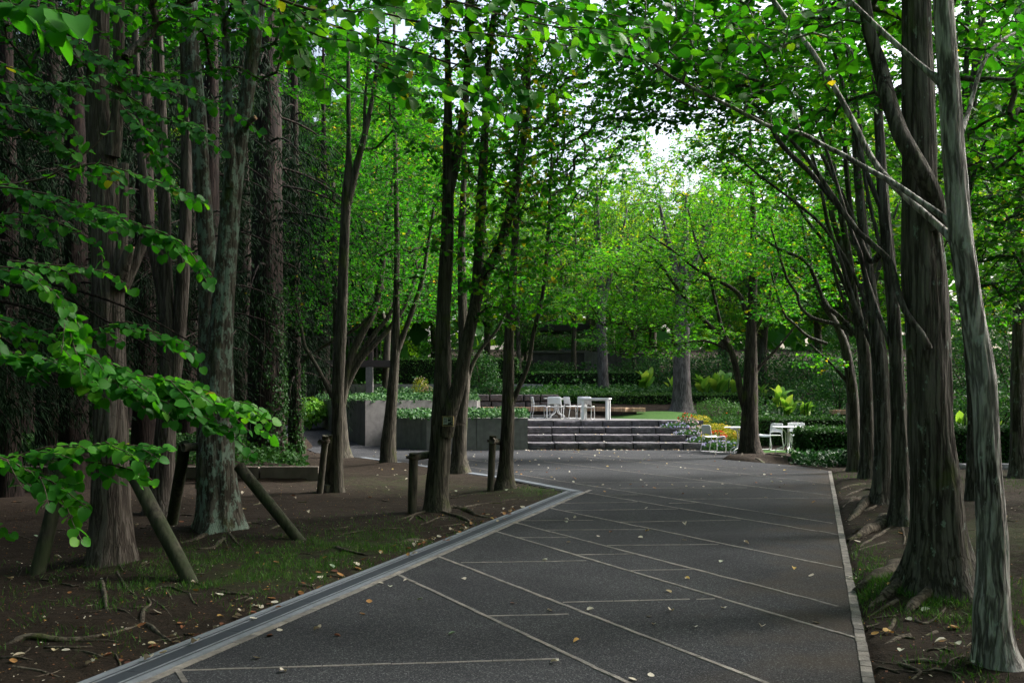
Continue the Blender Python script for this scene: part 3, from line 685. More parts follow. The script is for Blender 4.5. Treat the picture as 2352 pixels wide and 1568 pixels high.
for i in range(6): MB().box((-4.5 + i * 1.8, 0, 1.2), (1.78, .2, 1.9), bev=.01).build('wall_panel', M['concrete'], bw)
rw = empty('ramp_wall', (-9.5, 47, 0)); tag(rw, 'pale concrete wall behind the steel footbridge posts', 'wall')
for i in range(3): MB().box((-1.4 + i * 1.5, 0, 1.0), (1.48, .2, 2.2), bev=.01).build('wall_panel', M['concrete'], rw)

st = empty('stone_steps', (.47, 28.6, 0)); tag(st, 'wide flight of four rough dark granite steps up to the terrace', 'steps')
def rough_block(L, Dp, Hh, seed, amp=.011, m=None):
    nu, nv = max(3, int(L / .09)), 4
    u = np.linspace(0, L, nu + 1); v = np.linspace(0, Hh, nv + 1); U, Vv = np.meshgrid(u, v)
    edge = np.minimum(np.minimum(U, L - U), np.minimum(Vv, Hh - Vv)); k = np.clip(edge / .05, 0, 1)
    Y = -amp * k * (1.0 + 1.2 * vnoise(U * 5, Vv * 9, None, seed)) + .004 * (1 - k) + amp * .9 * vnoise(U * 14, Vv * 16, None, seed + 1)
    Zt = Vv + .007 * vnoise(U * 7, Vv * 0, None, seed + 2) * (Vv > Hh * .9)
    F = np.stack([U, Y, Zt], -1).reshape(-1, 3); w = nu + 1
    b = MB(); fs = [(j * w + i, j * w + i + 1, (j + 1) * w + i + 1, (j + 1) * w + i) for j in range(nv) for i in range(nu)]
    b.add(F, fs); nF = len(F)
    top = [nv * w + i for i in range(nu + 1)]
    B4 = [(0, Dp, 0), (L, Dp, 0), (L, Dp, Hh), (0, Dp, Hh)]
    b.v.append(np.array(B4)); b.n += 4
    b.f += [tuple(top) + (nF + 2, nF + 3), (nF, nF + 1, nu, 0)[::-1] + tuple(), tuple([j * w for j in range(nv + 1)]) + (nF + 3, nF), tuple([j * w + nu for j in range(nv, -1, -1)]) + (nF + 1, nF + 2)]
    b.m += [0] * 4
    return b.mesh('step_stone', m or M['stone'])
for k in range(4):
    x = 0.01 - .0; right = (6.1, 6.0, 5.9, 5.7)[k]; i = 0
    while x < right - .47:
        L = rng.uniform(.68, .98)
        o = link('step_stone', rough_block(L - .032, 1.12 if k < 3 else .5, .205, 40 + k * 20 + i), st); o.location = (x, 1.05 * k + rng.normal(0, .006), .2 * k - .006 + rng.normal(0, .003)); x += L; i += 1
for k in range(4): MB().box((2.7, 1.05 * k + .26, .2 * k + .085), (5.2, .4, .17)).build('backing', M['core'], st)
b = MB(); TP = [(.48, 32.22), (6.0, 32.22), (6.0, 37.6), (-2.2, 37.6), (-2.2, 33.0), (-1.19, 33.0), (-1.19, 32.62), (.48, 32.62)]
tr = prism_obj('terrace', TP, .3, .798, M['concrete']); tr['kind'] = 'structure'
pl = MB().box((.95, 36.0, .84), (1.5, .9, .10), bev=.01).build('bench_plinth', M['concrete']); tag(pl, 'pale flat slab under the wooden bench by the stone wall', 'slab')

sw = empty('stone_wall', (-2.2, 37.2, .8)); tag(sw, 'dry dark stone retaining wall behind the terrace bench', 'wall')
MB().box((2.0, .32, .40), (4.1, .2, .82)).build('backing', M['core'], sw)
for r, (z0, z1) in enumerate(((0, .30), (.30, .60), (.60, .89))):
    x = 0.0; i = 0
    while x < 3.95:
        L = min(rng.uniform(.36, .62) if r < 2 else rng.uniform(.5, .75), 4.05 - x)
        if L < .15: break
        g = .018; j = rng.uniform(-.06, .06, 8) * (0 if r == 2 else 1)
        P = np.array([(x + g, z0 + g + .0), (x + L * .5, z0 + g * .6 + (j[0] * .3 if r else 0)), (x + L - g, z0 + g), (x + L - g + j[1] * .4, (z0 + z1) / 2), (x + L - g, z1 - g), (x + L * .5, z1 - g + (j[2] * .3 if r < 2 else 0)), (x + g, z1 - g), (x + g + j[3] * .4, (z0 + z1) / 2)])
        c = P.mean(0); V = [(p[0], .22, p[1]) for p in P] + [(p[0], .03, p[1]) for p in P] + [(c[0] + (p[0] - c[0]) * .84, -.01 + rng.uniform(-.012, .012), c[1] + (p[1] - c[1]) * .84) for p in P] + [(c[0], -.025, c[1])]
        F = []
        for q in range(8):
            p2 = (q + 1) % 8; F += [(q, p2, 8 + p2, 8 + q), (8 + q, 8 + p2, 16 + p2, 16 + q), (16 + q, 16 + p2, 24)]
        o = MB().add(V, F).build('stone', M['stone_wall'], sw); fix_normals(o); x += L; i += 1

# ------------------------------------------------------------------ benches
SLAT = MB().box((0, 0, 0), (.048, .42, .15), bev=.006).mesh('slat', M['timber'])
def bench(base, pts, label, plinth):
    o = empty('slat_bench', base); tag(o, label, 'bench', None)
    for p, q in zip(pts[:-1], pts[1:]):
        p, q = np.array(p, float), np.array(q, float); v = q - p; L = np.linalg.norm(v); n = int(L / .063); a = math.atan2(v[1], v[0])
        for i in range(n):
            c = p + v * (i + .5) / n; s = link('slat', SLAT, o); s.location = (c[0] - base[0], c[1] - base[1], c[2] - base[2]); s.rotation_euler = (0, 0, a)
    for c, sz, a in plinth: MB().box((c[0] - base[0], c[1] - base[1], c[2] - base[2]), sz, rz=a).build('base', M['black'], o)
    return o
def T3(px, d, z): q = at(px, 910, d); return (q[0], q[1], z)
bench((-1.6, 36.6, .8), [T3(1078, 36.6, 1.12), T3(1279, 36.5, 1.12)], 'long slatted timber bench in front of the stone wall', [((.05, 36.75, .92), (2.9, .2, .24), 0)])
A_, B_, C_ = T3(1310, 38.0, 1.11), T3(1446, 35.3, 1.11), T3(1482, 35.25, 1.105)
bench((4.0, 36, .8), [A_, B_, (C_[0], C_[1], 1.108)], 'slatted timber bench bending round beside the clipped hedge', [((3.55, 36.5, .92), (2.6, .25, .26), math.atan2(B_[1] - A_[1], B_[0] - A_[0])), ((4.35, 35.45, .915), (.5, .25, .25), 0)])
bench((11.0, 33.0, .7), [T3(1908, 32.0, 1.08), T3(1962, 32.0, 1.08)], 'short timber bench half hidden behind the low hedge by the trunks', [((11.05, 32.15, .88), (.7, .25, .26), 0)])

# ------------------------------------------------------------------ chairs and tables
def make_chair():
    o = empty('garden_chair'); W = .49
    def side(s):
        x = s * W / 2
        P = [(x * .98, -.26, .76), (x, -.225, .46), (x * 1.02, -.29, .05), (x * 1.02, -.27, .014), (x * 1.02, -.20, .012), (x, .17, .012), (x, .225, .02), (x, .24, .06), (x, .225, .42), (x, .21, .452), (x, .16, .456), (x, -.18, .44)]
        Q = spline(np.array(P), .03)[:, :3]; f = MB().tube(Q, .0105, 8).build('frame', M['white'], o, True)
        for y in (-.17, .15): MB().box((s * W / 2 * 1.01, y, .006), (.026, .045, .014)).build('foot_pad', M['black'], f)
    side(-1); side(1)
    P = spline(np.array([(-W / 2 * .98, -.26, .72), (-W / 2 * .93, -.268, .765), (-W / 2 * .8, -.27, .778), (0, -.275, .78), (W / 2 * .8, -.27, .778), (W / 2 * .93, -.268, .765), (W / 2 * .98, -.26, .72)]), .03)
    MB().tube(P, .0095, 8).build('top_rail', M['white'], o, True)
    nu, nv = 10, 6; V = []; F = []
    for j in range(nv + 1):
        for i in range(nu + 1):
            u = i / nu * 2 - 1; w = j / nv; zb = .50 + .045 * (1 - min(1, abs(u)) ** 4) * 1.0 - .02
            z = zb + (.775 - zb) * w; rr = 1 - .06 * max(0, (w - .8) / .2) ** 2
            V.append((u * W / 2 * .985 * rr, -.232 - .04 * w - .025 * (1 - u * u) * .8, z))
    V2 = [(x, y - .006, z) for x, y, z in V]; w_ = nu + 1; n = len(V)
    for j in range(nv):
        for i in range(nu):
            a = j * w_ + i; F += [(a, a + 1, a + w_ + 1, a + w_), (n + a, n + a + w_, n + a + w_ + 1, n + a + 1)]
    rim = [i for i in range(w_)] + [j * w_ + nu for j in range(1, nv + 1)] + [nv * w_ + i for i in range(nu - 1, -1, -1)] + [j * w_ for j in range(nv - 1, 0, -1)]
    F += [(rim[k], n + rim[k], n + rim[(k + 1) % len(rim)], rim[(k + 1) % len(rim)]) for k in range(len(rim))]
    MB().add(V + V2, F).build('backrest', M['white'], o, True)
    V = []; F = []; prof = [(-.21, .448), (-.15, .440), (0, .438), (.12, .446), (.19, .450), (.225, .438), (.238, .405)]
    for y, z in prof:
        for x in (-W / 2 + .012, -W / 4, 0, W / 4, W / 2 - .012): V.append((x, y, z - .012 * (1 - (2 * x / W) ** 2)))
    n = len(V); V2 = [(x, y, z - .008) for x, y, z in V]
    for j in range(len(prof) - 1):
        for i in range(4):
            a = j * 5 + i; F += [(a, a + 1, a + 6, a + 5), (n + a, n + a + 5, n + a + 6, n + a + 1)]
    rim = list(range(5)) + [j * 5 + 4 for j in range(1, len(prof))] + [(len(prof) - 1) * 5 + i for i in (3, 2, 1, 0)] + [j * 5 for j in range(len(prof) - 2, 0, -1)]
    F += [(rim[k], rim[(k + 1) % len(rim)], n + rim[(k + 1) % len(rim)], n + rim[k]) for k in range(len(rim))]
    s = MB().add(V + V2, F).build('seat', M['white'], o, True); fix_normals(s)
    return o
chair0 = make_chair(); used = []
def chair(px, d, z, deg, label):
    o = chair0 if not used else copy_tree(chair0); used.append(1)
    q = at(px, 910, d); o.location = (q[0], d, z); o.rotation_euler = (0, 0, math.radians(deg)); tag(o, label, 'chair', 'white metal garden chairs')
TZ = .80
chair(1238, 35.2, TZ, -82, 'white metal chair facing the round terrace table, side on, beside the slatted bench')
chair(1276, 34.3, TZ, -12, 'white metal chair with its back to the steps, tucked at the round terrace table')
chair(1316, 34.9, TZ, -68, 'white metal chair between the round terrace table and the rectangular table')
chair(1346, 33.6, TZ, -18, 'white metal chair tucked against the white rectangular table')
chair(1640, 27.5, .004, -72, 'white metal chair alone on the asphalt in front of the yellow flower bed')
chair(1769, 28.2, .02, 118, 'white metal chair on the grass just beyond the forked tree trunk')
chair(1833, 28.4, .03, 176, 'white metal chair behind the round table against the dark hedge')
def make_round_table():
    o = empty('round_table')
    n = 40; V = []; F = []
    for r, z in ((.44, .712), (.47, .716), (.475, .726), (.47, .735), (.44, .738)):
        V += [(r * math.cos(a), r * math.sin(a), z) for a in np.arange(n) / n * 2 * math.pi]
    for k in range(4): F += [(k * n + i, k * n + (i + 1) % n, (k + 1) * n + (i + 1) % n, (k + 1) * n + i) for i in range(n)]
    F += [tuple(range(n - 1, -1, -1)), tuple(range(4 * n, 5 * n))]
    MB().add(V, F).build('table_top', M['white'], o)
    for k in range(4):
        a = k * math.pi / 2 + .5; c, s = math.cos(a), math.sin(a)
        P = [(.36, .700), (.22, .672), (.12, .62), (.085, .54), (.08, .34), (.09, .25), (.15, .17), (.28, .12), (.335, .095), (.36, .04), (.362, .0)]
        Q = spline(np.array([(r * c - .03 * s, r * s + .03 * c, z) for r, z in P]), .025); MB().tube(Q, .016, 8).build('leg', M['white'], o, True)
    MB().tube([(0, 0, .30), (0, 0, .56)], .05, 10).build('collar', M['white'], o, True)
    return o
tab0 = make_round_table(); tused = []
def rtable(px, d, z, deg, label):
    o = tab0 if not tused else copy_tree(tab0); tused.append(1)
    q = at(px, 910, d); o.location = (q[0], d, z); o.rotation_euler = (0, 0, math.radians(deg)); tag(o, label, 'table', 'white round garden tables')
rtable(1278, 35.6, TZ, 20, 'white round table on the terrace with bent tubular legs')
rtable(1702, 26.9, .004, 10, 'white round table half hidden behind the forked tree trunk')
rtable(1812, 26.8, .02, 35, 'white round table on the grass between the tree trunk and the hedge')
pt = empty('rectangular_table', (*at(1369, 910, 33.1)[:2], TZ), math.radians(-14)); tag(pt, 'white plastic rectangular table at the top of the stone steps', 'table')
MB().box((0, 0, .722), (1.0, .72, .045), bev=.012).build('table_top', M['white'], pt)
for sx in (-1, 1):
    for sy in (-1, 1):
        L_ = [(0, 0), (.085, 0), (.085, .02), (.02, .02), (.02, .085), (0, .085)]; b = MB()
        poly = [(sx * (.46 - x), sy * (.32 - y)) for x, y in L_]; b.prism(poly, 0, .70); o = b.build('leg', M['white'], pt); fix_normals(o)
        # apron corner brace
MB().box((0, .30, .68), (.84, .02, .05)).build('apron', M['white'], pt); MB().box((0, -.30, .68), (.84, .02, .05)).build('apron', M['white'], pt)

# ------------------------------------------------------------------ footbridge, pavilion, board
fb = empty('footbridge', (-7.0, 40.5, 0)); tag(fb, 'dark steel footbridge with railings crossing above the ramp', 'bridge')
MB().box((-1.2, 0, 2.98), (6.2, .10, .28), bev=.01).build('beam', M['darksteel'], fb)
MB().box((-1.2, .9, 2.92), (6.0, 1.6, .12)).build('deck', M['darksteel'], fb)
MB().box((-2.2, -.02, 2.62), (2.7, .06, .30)).build('beam', M['black'], fb)
rl = MB().box((-1.4, .3, 4.13), (5.8, .05, .05)).build('railing', M['darksteel'], fb)
for i in range(34): MB().box((-4.2 + i * .17, .3, 3.62), (.022, .022, 1.0)).build('railing_bar', M['darksteel'], rl)
MB().box((-1.75, 0, 1.85), (.13, .13, 2.2), bev=.01).build('post', M['darksteel'], fb)
MB().box((.985, -.05, 2.15), (.30, .26, 1.36), bev=.01).build('column', M['concrete_dark'], fb)
MB().box((1.05, .05, 3.2), (.13, .10, .75)).build('post', M['darksteel'], fb)
pv = empty('garden_pavilion', (*at(1290, 910, 60)[:2], 4.0)); tag(pv, 'flat dark roofed pavilion beyond the garden wall', 'pavilion')
b = MB(); b.box((-.2, 0, 1.78), (5.4, 4.0, .42), bev=.03); b.build('roof', M['roof'], pv)
MB().box((-.3, .6, 1.5), (4.6, 2.6, .16)).build('ceiling', M['roof'], pv)
for x in (-2.3, -1.05, .92, 2.2): MB().box((x, -1.2, .4), (.12, .12, 2.4)).build('post', M['bark_far'] if x > .5 else M['darksteel'], pv)
MB().box((-1.4, -1.0, .55), (2.2, .08, .22)).build('railing', M['darksteel'], pv); MB().box((.25, -1.0, .50), (.6, .08, .24)).build('railing', M['steel'], pv)
gw = empty('dark_wall', (*at(1325, 910, 54)[:2], 2.6)); tag(gw, 'dark streaked concrete garden wall below the pavilion shrubs', 'wall')
for x0, x1, m in ((-2.5, -1.2, 'drywall'), (-1.2, .4, 'drywall'), (.4, 1.35, 'concrete_dark'), (1.35, 4.6, 'drywall')):
    MB().box(((x0 + x1) / 2, .0 if m == 'drywall' else -.12, .75), (x1 - x0 - .012, .3, 1.36 if m == 'drywall' else 1.5)).build('wall_panel', M[m], gw)
MB().box((-.9, -.05, 1.50), (3.2, .45, .13)).build('coping', M['concrete_dark'], gw)
gl = empty('garden_lamp', (*at(1099 * 0 + 1205, 910, 59)[:2], 3.8)); tag(gl, 'small white globe lamp on a post under the pavilion roof', 'lamp')
V = []; F = []
for j in range(7):
    th = math.pi * j / 6
    V += [(.11 * math.sin(th) * math.cos(a), .11 * math.sin(th) * math.sin(a), 1.36 - .1 * math.cos(th)) for a in np.arange(10) / 10 * 2 * math.pi]
for j in range(6): F += [(j * 10 + i, j * 10 + (i + 1) % 10, j * 10 + 10 + (i + 1) % 10, j * 10 + 10 + i) for i in range(10)]
MB().add(V, F).build('globe', M['white'], gl, True); MB().tube([(0, 0, 0), (0, 0, 1.28)], .05, 8).build('post', M['darksteel'], gl)
ib = empty('information_board', (*at(1962, 910, 21.6)[:2], 0)); tag(ib, 'black information board with thin steel rim seen edge on beside the trunks', 'board')
MB().box((.12, .3, 1.16), (.10, .9, .58)).build('panel', M['black'], ib); MB().box((.035, -.16, 1.16), (.016, .02, .62)).build('rim', M['steel'], ib)
MB().box((.1, -.16, 1.475), (.14, .02, .012)).build('rim', M['steel'], ib); MB().box((.1, -.16, .85), (.14, .02, .012)).build('rim', M['steel'], ib)
MB().box((.12, .3, .42), (.09, .75, .92)).build('post', M['black'], ib)
ks = empty('stone_kerb', (*gp(2205, 1080)[:2], 0)); tag(ks, 'row of pale stone kerb blocks below the hedge behind the leaning trunk', 'kerb')
x = 0
for i in range(6):
    L = rng.uniform(.30, .5); o = link('stone', rough_block(L - .02, .2, .14, 300 + i, .01, M['lightstone']), ks); o.location = (x, rng.normal(0, .01), 0.0); x += L

# ------------------------------------------------------------------ lawn and hedges
def mound(name, c, rx, ry, h, z0, m, label=None, cat=None, kind='structure'):
    n, k = 36, 8; V = [(0, 0, h)]; F = []
    for j in range(1, k + 1):
        r = j / k
        for i in range(n):
            a = i / n * 2 * math.pi; w = 1 + .08 * math.sin(3 * a + c[0]); V.append((rx * r * w * math.cos(a), ry * r * w * math.sin(a), h * (1 - r ** 2) ** 1.0 - (0.02 if j == k else 0)))
    F += [(0, 1 + i, 1 + (i + 1) % n) for i in range(n)]
    for j in range(k - 1): F += [(1 + j * n + i, 1 + (j + 1) * n + i, 1 + (j + 1) * n + (i + 1) % n, 1 + j * n + (i + 1) % n) for i in range(n)]
    o = MB().add(V, F).build(name, m, None, True); o.location = (c[0], c[1], z0); o['kind'] = kind; return o
mound('lawn', (5.6, 36.2), 2.4, 3.2, .30, .74, M['lawn'])
mound('lawn', (7.9, 26.9), 1.3, 1.9, .06, -.015, M['lawn'])
def hedge(label, x0, x1, y0, y1, z0, z1, n, size=.055, tlo=.1, thi=.9, mt='leaf_hedge', depth=.07):
    c = ((x0 + x1) / 2, (y0 + y1) / 2); o = empty('clipped_hedge', (c[0], c[1], z0)); tag(o, label, 'hedge')
    hx, hy, H_ = (x1 - x0) / 2, (y1 - y0) / 2, z1 - z0
    MB().box((0, 0, H_ / 2 - .06), (2 * hx - .12, 2 * hy - .12, H_ - .02)).build('inner_twigs', M['core'], o)
    fs = [((-hx, -hy, 0), (2 * hx, 0, 0), (0, 0, H_), (0, -1, 0)), ((-hx, -hy, H_), (2 * hx, 0, 0), (0, 2 * hy, 0), (0, 0, 1)), ((-hx, -hy, 0), (0, 2 * hy, 0), (0, 0, H_), (-1, 0, 0)), ((hx, -hy, 0), (0, 2 * hy, 0), (0, 0, H_), (1, 0, 0))]
    leaf_obj('foliage', shell_leaves(fs, n, size, tlo, thi, .55, depth), M[mt], o); return o
def X(px, d): return (px - CX) / FPX * d
hedge('tall clipped box hedge above the pale wall and ivy', X(848, 46), X(1190, 46), 46, 47.6, 1.9, 3.42, 9000, .07)
hedge('long dark moss topped hedge below the dark garden wall', X(1175, 46), X(1475, 46), 46, 47.5, 1.6, 2.78, 9000, .055, .0, .5)
hedge('low clipped hedge behind the bent bench and broad trunk', X(1232, 39), X(1780, 39), 38.8, 40.2, .8, 1.70, 15000, .06, .1, 1.0)
hedge('low dark hedge behind the round table on the grass', X(1742, 29.6), X(2000, 29.6), 29.4, 30.6, 0, .93, 8000, .055, .05, .8)
hedge('near dark ivy fringed hedge in front of the black board', X(1848, 23.6), X(1962, 23.6), 23.2, 24.6, 0, .80, 6000, .06, .0, .6)
hedge('clipped hedge beyond the kerb stones behind the leaning trunk', X(2178, 22.5), X(2500, 22.5), 22.3, 23.8, 0, .86, 8000, .06, .0, .5)
# ------------------------------------------------------------------ trees along the path
def base(px, py): q = gp(px, py); return (q[0], q[1], zg(q[0], q[1]) - .06)
def C(px, py, d): return at(px, py, d)
TREES = {}
# --- the forked cypress with props
t = Tree('cypress_tree', base(257, 1310), 'fissured red grey trunk with two mossy log props and a sawn stub, beside the drain', bark='bark_red'); d = 8.8
t.stem([(257, 1330, 116), (257, 1290, 108), (255, 1200, 98), (256, 1050, 86), (252, 900, 82), (248, 750, 80), (247, 620, 78), (244, 500, 72), (240, 400, 68), (228, 300, 60), (222, 200, 52), (228, 100, 48), (230, 0, 46), (232, -150, 40), (230, -420, 30), (232, -700, 18)], d, rough=.07, crown_from=.55)
t.stem([(258, 360, 40, -.05), (266, 300, 34, -.06), (270, 240, 29, -.08), (272, 167, 27, -.1), (274, 0, 26, -.1), (276, -150, 22), (280, -400, 12)], d, 'limb')
t.stem([(268, 640, 40, -.08), (280, 560, 28, -.12), (285, 470, 23, -.12), (285, 376, 22, -.12)], d, 'sawn_stub', cut=True)
t.stem([(272, 655, 40, -.1), (286, 610, 32, -.18), (300, 566, 22, -.22)], d, 'sawn_stub', cut=True)
t.stem([(278, 660, 38, -.02), (305, 610, 32, -.02), (332, 548, 24, 0)], d, 'sawn_stub', cut=True)
t.crown(C(300, -150, d), (2.2, 2, 1.4), 70, thi=.6); TREES['L1'] = t
# --- lichen tree
t = Tree('cypress_tree', base(503, 1226), 'double trunk crusted with pale green lichen, propped by slanting mossy logs', bark='bark_lichen'); d = 11.2
t.stem([(503, 1245, 116), (502, 1210, 108), (500, 1150, 98), (497, 1034, 90), (499, 900, 78), (508, 750, 60), (518, 617, 54), (528, 500, 50), (538, 400, 48), (548, 335, 44), (562, 260, 36), (575, 160, 34), (588, 60, 36), (597, -60, 32), (605, -250, 28), (610, -520, 16)], d, rough=.10, crown_from=.6, lobes=.4)
t.stem([(530, 430, 40, -.05), (532, 380, 30, -.1), (527, 320, 26, -.1), (522, 200, 24), (518, 80, 20), (512, 0, 16), (505, -150, 13), (500, -350, 8)], d, 'limb')
t.stem([(482, 1120, 70, .15), (478, 1000, 58, .25), (478, 800, 52, .3), (476, 600, 46, .3), (466, 450, 44, .3), (457, 300, 42, .3), (444, 170, 42, .3), (436, 60, 40, .3), (434, -100, 36, .3), (430, -400, 24, .3)], d, 'limb')
t.stem([(560, 300, 18, -.1), (574, 280, 15, -.2), (587, 270, 13, -.25)], d, 'sawn_stub', cut=True)
t.crown(C(520, -170, d), (2.2, 2.4, 1.4), 90, thi=.6); TREES['L2'] = t
t = Tree('cypress_tree', base(365, 1180), 'slender three stemmed trunk standing between the two propped trees', bark='bark_red'); d = 13.0
t.stem([(365, 1195, 80), (366, 1150, 66), (374, 1080, 58), (384, 950, 50), (390, 850, 46), (384, 700, 34), (380, 600, 31), (378, 500, 31), (372, 350, 29), (366, 200, 27), (362, 0, 22), (360, -250, 15)], d, crown_from=.6)
t.stem([(386, 800, 30), (374, 690, 27), (357, 610, 24), (338, 510, 22), (328, 400, 21), (318, 280, 19), (312, 130, 17), (309, 0, 16), (305, -250, 10)], d, 'limb')
t.stem([(390, 930, 38), (402, 850, 36), (413, 740, 34), (422, 600, 32), (427, 450, 29), (428, 300, 26), (424, 150, 22), (420, 0, 19), (418, -250, 12)], d, 'limb')
t.crown(C(380, -120, d), (2, 2, 1.3), 60, thi=.6); TREES['L3'] = t

# --- the middle group
t = Tree('katsura_tree', base(773, 1132), 'slim olive brown trunk forking high, next to a pair of stakes and a brick', bark='bark_grey', lod=2); d = 16.0
t.stem([(774, 1145, 42), (773, 1115, 33), (774, 1040, 30), (776, 950, 31), (778, 850, 32), (786, 700, 27), (791, 550, 25), (796, 450, 25), (800, 400, 20), (801, 330, 13), (800, 200, 11), (800, 100, 9), (805, 0, 8), (810, -200, 6)], d, crown_from=.55)
t.stem([(798, 470, 22), (808, 430, 20), (822, 370, 18), (840, 300, 15), (856, 220, 11), (868, 120, 9), (866, 40, 8), (860, -60, 7), (850, -250, 5)], d, 'limb')
t.stem([(838, 310, 10), (838, 240, 8), (846, 150, 7), (856, 60, 6), (870, -80, 5)], d, 'limb')
t.crown(C(830, 120, d), (1.6, 1.8, 1.6), 150);  TREES['M1'] = t
t = Tree('katsura_tree', base(786, 1048), 'dark low forking tree with limbs fanning out behind the slim stake tree', bark='bark_grey', lod=2); d = 25.2
t.stem([(790, 1060, 44), (787, 1030, 34), (784, 970, 27), (780, 905, 27), (776, 800, 22), (772, 700, 18), (768, 560, 14), (766, 420, 9)], d, crown_from=.3)
t.stem([(784, 930, 24), (792, 893, 22), (808, 817, 20), (832, 765, 19), (857, 717, 18), (873, 650, 17), (881, 583, 15), (891, 517, 13), (900, 430, 9), (915, 340, 6)], d, 'limb')
t.stem([(786, 935, 16), (795, 893, 16), (824, 833, 15), (860, 790, 14), (897, 750, 12), (930, 700, 11), (960, 620, 9), (985, 540, 7)], d, 'limb')
t.stem([(806, 845, 14), (830, 808, 13), (857, 770, 12), (894, 723, 10), (920, 660, 8), (940, 580, 6)], d, 'limb')
t.stem([(780, 935, 13), (761, 907, 12), (738, 860, 11), (717, 823, 10), (700, 793, 9), (690, 740, 7), (676, 680, 5)], d, 'limb')
t.stem([(690, 832, 9, .5), (725, 807, 9, .5), (757, 787, 9, .5), (830, 745, 8, .5), (880, 690, 6, .5)], d, 'limb')
for p in ((760, 560), (860, 470), (930, 560), (820, 650), (700, 700), (960, 680), (900, 420)): t.crown(C(*p, d + .5), (1.6, 2.0, .8), 75, size=.085, spacing=.075, thi=.6)
TREES['M1b'] = t
t = Tree('katsura_tree', base(892, 1072), 'single straight trunk standing by the concrete planter, swollen at the foot', bark='bark_grey', lod=2); d = 22.0
t.stem([(890, 1085, 48), (892, 1060, 40), (892, 1015, 37), (899, 930, 28), (908, 800, 22), (911, 650, 16), (911, 517, 13), (908, 350, 11), (905, 200, 9), (906, 0, 7), (908, -150, 5)], d, crown_from=.45)
t.stem([(910, 815, 16), (926, 770, 15), (945, 720, 13), (970, 640, 11), (985, 550, 8), (1000, 450, 6)], d, 'limb')
for p in ((880, 330), (960, 430), (930, 200), (860, 560), (990, 620)): t.crown(C(*p, d), (1.5, 2.0, 1.0), 85, size=.08, spacing=.07, thi=.75)
TREES['M2'] = t
t = Tree('katsura_tree', base(1003, 1180), 'stout forked trunk carrying the small framed plaque, roots spreading to the drain', bark='bark_grey'); d = 13.0
t.stem([(1003, 1195, 74), (1003, 1165, 62), (1004, 1120, 55), (1010, 1050, 53), (1014, 950, 50), (1017, 850, 42), (1019, 700, 36), (1026, 560, 34), (1029, 450, 30), (1029, 350, 26), (1029, 200, 18), (1028, 80, 16), (1030, -60, 14), (1034, -260, 9)], d, rough=.08, crown_from=.45, lobes=.4)
t.stem([(1030, 450, 26), (1040, 410, 24), (1056, 320, 23), (1071, 200, 20), (1078, 80, 19), (1085, -50, 16), (1095, -250, 9)], d, 'limb')
t.stem([(1022, 1000, 44, -.05), (1034, 945, 40, -.1), (1052, 885, 36, -.1), (1080, 755, 31, -.1), (1106, 650, 28), (1150, 560, 25), (1170, 490, 24), (1194, 370, 21), (1209, 270, 16), (1216, 110, 12), (1222, -60, 10), (1226, -250, 6)], d, 'limb')
t.stem([(1090, 710, 28, .05), (1096, 640, 27, .1), (1101, 560, 26, .1), (1107, 430, 25, .1), (1115, 270, 20, .1), (1122, 130, 18, .1), (1140, 0, 16), (1150, -100, 13), (1160, -280, 8)], d, 'limb')
for p, n in (((1080, 60), 60), ((1130, 330), 55), ((1210, 420), 60), ((1150, 600), 30), ((1000, 300), 25), ((1240, 200), 60), ((1180, 80), 60), ((1060, 500), 15), ((1200, 640), 30)):
    t.crown(C(*p, d - .2), (.65, .8, .7), n, size=.075, spacing=.07, droop=.5, tilt=.6, maxlen=.55, tlo=.2, thi=.9)
TREES['M3'] = t
t = Tree('katsura_tree', base(1055, 1086), 'furrowed trunk close behind the plaque tree with a hollow near its foot', bark='bark_grey', lod=2); d = 20.0
t.stem([(1056, 1098, 56), (1055, 1075, 46), (1054, 1040, 37), (1058, 960, 34), (1066, 850, 30), (1062, 700, 23), (1060, 550, 20), (1066, 400, 16), (1070, 200, 12), (1072, 0, 8)], d, crown_from=.4)
t.stem([(1070, 900, 12), (1084, 840, 11), (1110, 795, 9), (1140, 760, 7), (1170, 700, 5)], d, 'limb')
t.crown(C(1090, 330, d), (1.8, 2.2, 1.6), 190, size=.08, spacing=.07); t.crown(C(1140, 650, d), (.9, 1.0, .5), 40, size=.08); TREES['M4'] = t
t = Tree('katsura_tree', base(1159, 1127), 'slim trunk at the drain corner with a thin side stem and a stake', bark='bark_grey', lod=2); d = 16.1
t.stem([(1155, 1140, 56), (1158, 1112, 44), (1161, 1070, 37), (1166, 976, 33), (1168, 860, 28), (1171, 740, 24), (1180, 600, 19), (1188, 450, 15), (1200, 300, 12), (1206, 150, 10), (1212, 0, 8), (1216, -150, 5)], d, crown_from=.45, lobes=.4)
t.stem([(1172, 940, 14), (1187, 900, 13), (1213, 838, 12), (1225, 767, 11), (1245, 683, 10), (1258, 550, 9), (1265, 400, 7), (1268, 330, 5)], d, 'limb')
for p, n in (((1250, 350), 80), ((1290, 520), 60), ((1200, 180), 80), ((1330, 230), 90), ((1270, 650), 30), ((1380, 330), 60), ((1440, 200), 70), ((1420, 80), 70), ((1330, 120), 60), ((1300, 380), 50)): t.crown(C(*p, d + .3), (.9, 1.2, .8), n, size=.075, spacing=.07, droop=.4, tilt=.5, tlo=.2, thi=.9)
TREES['M5'] = t

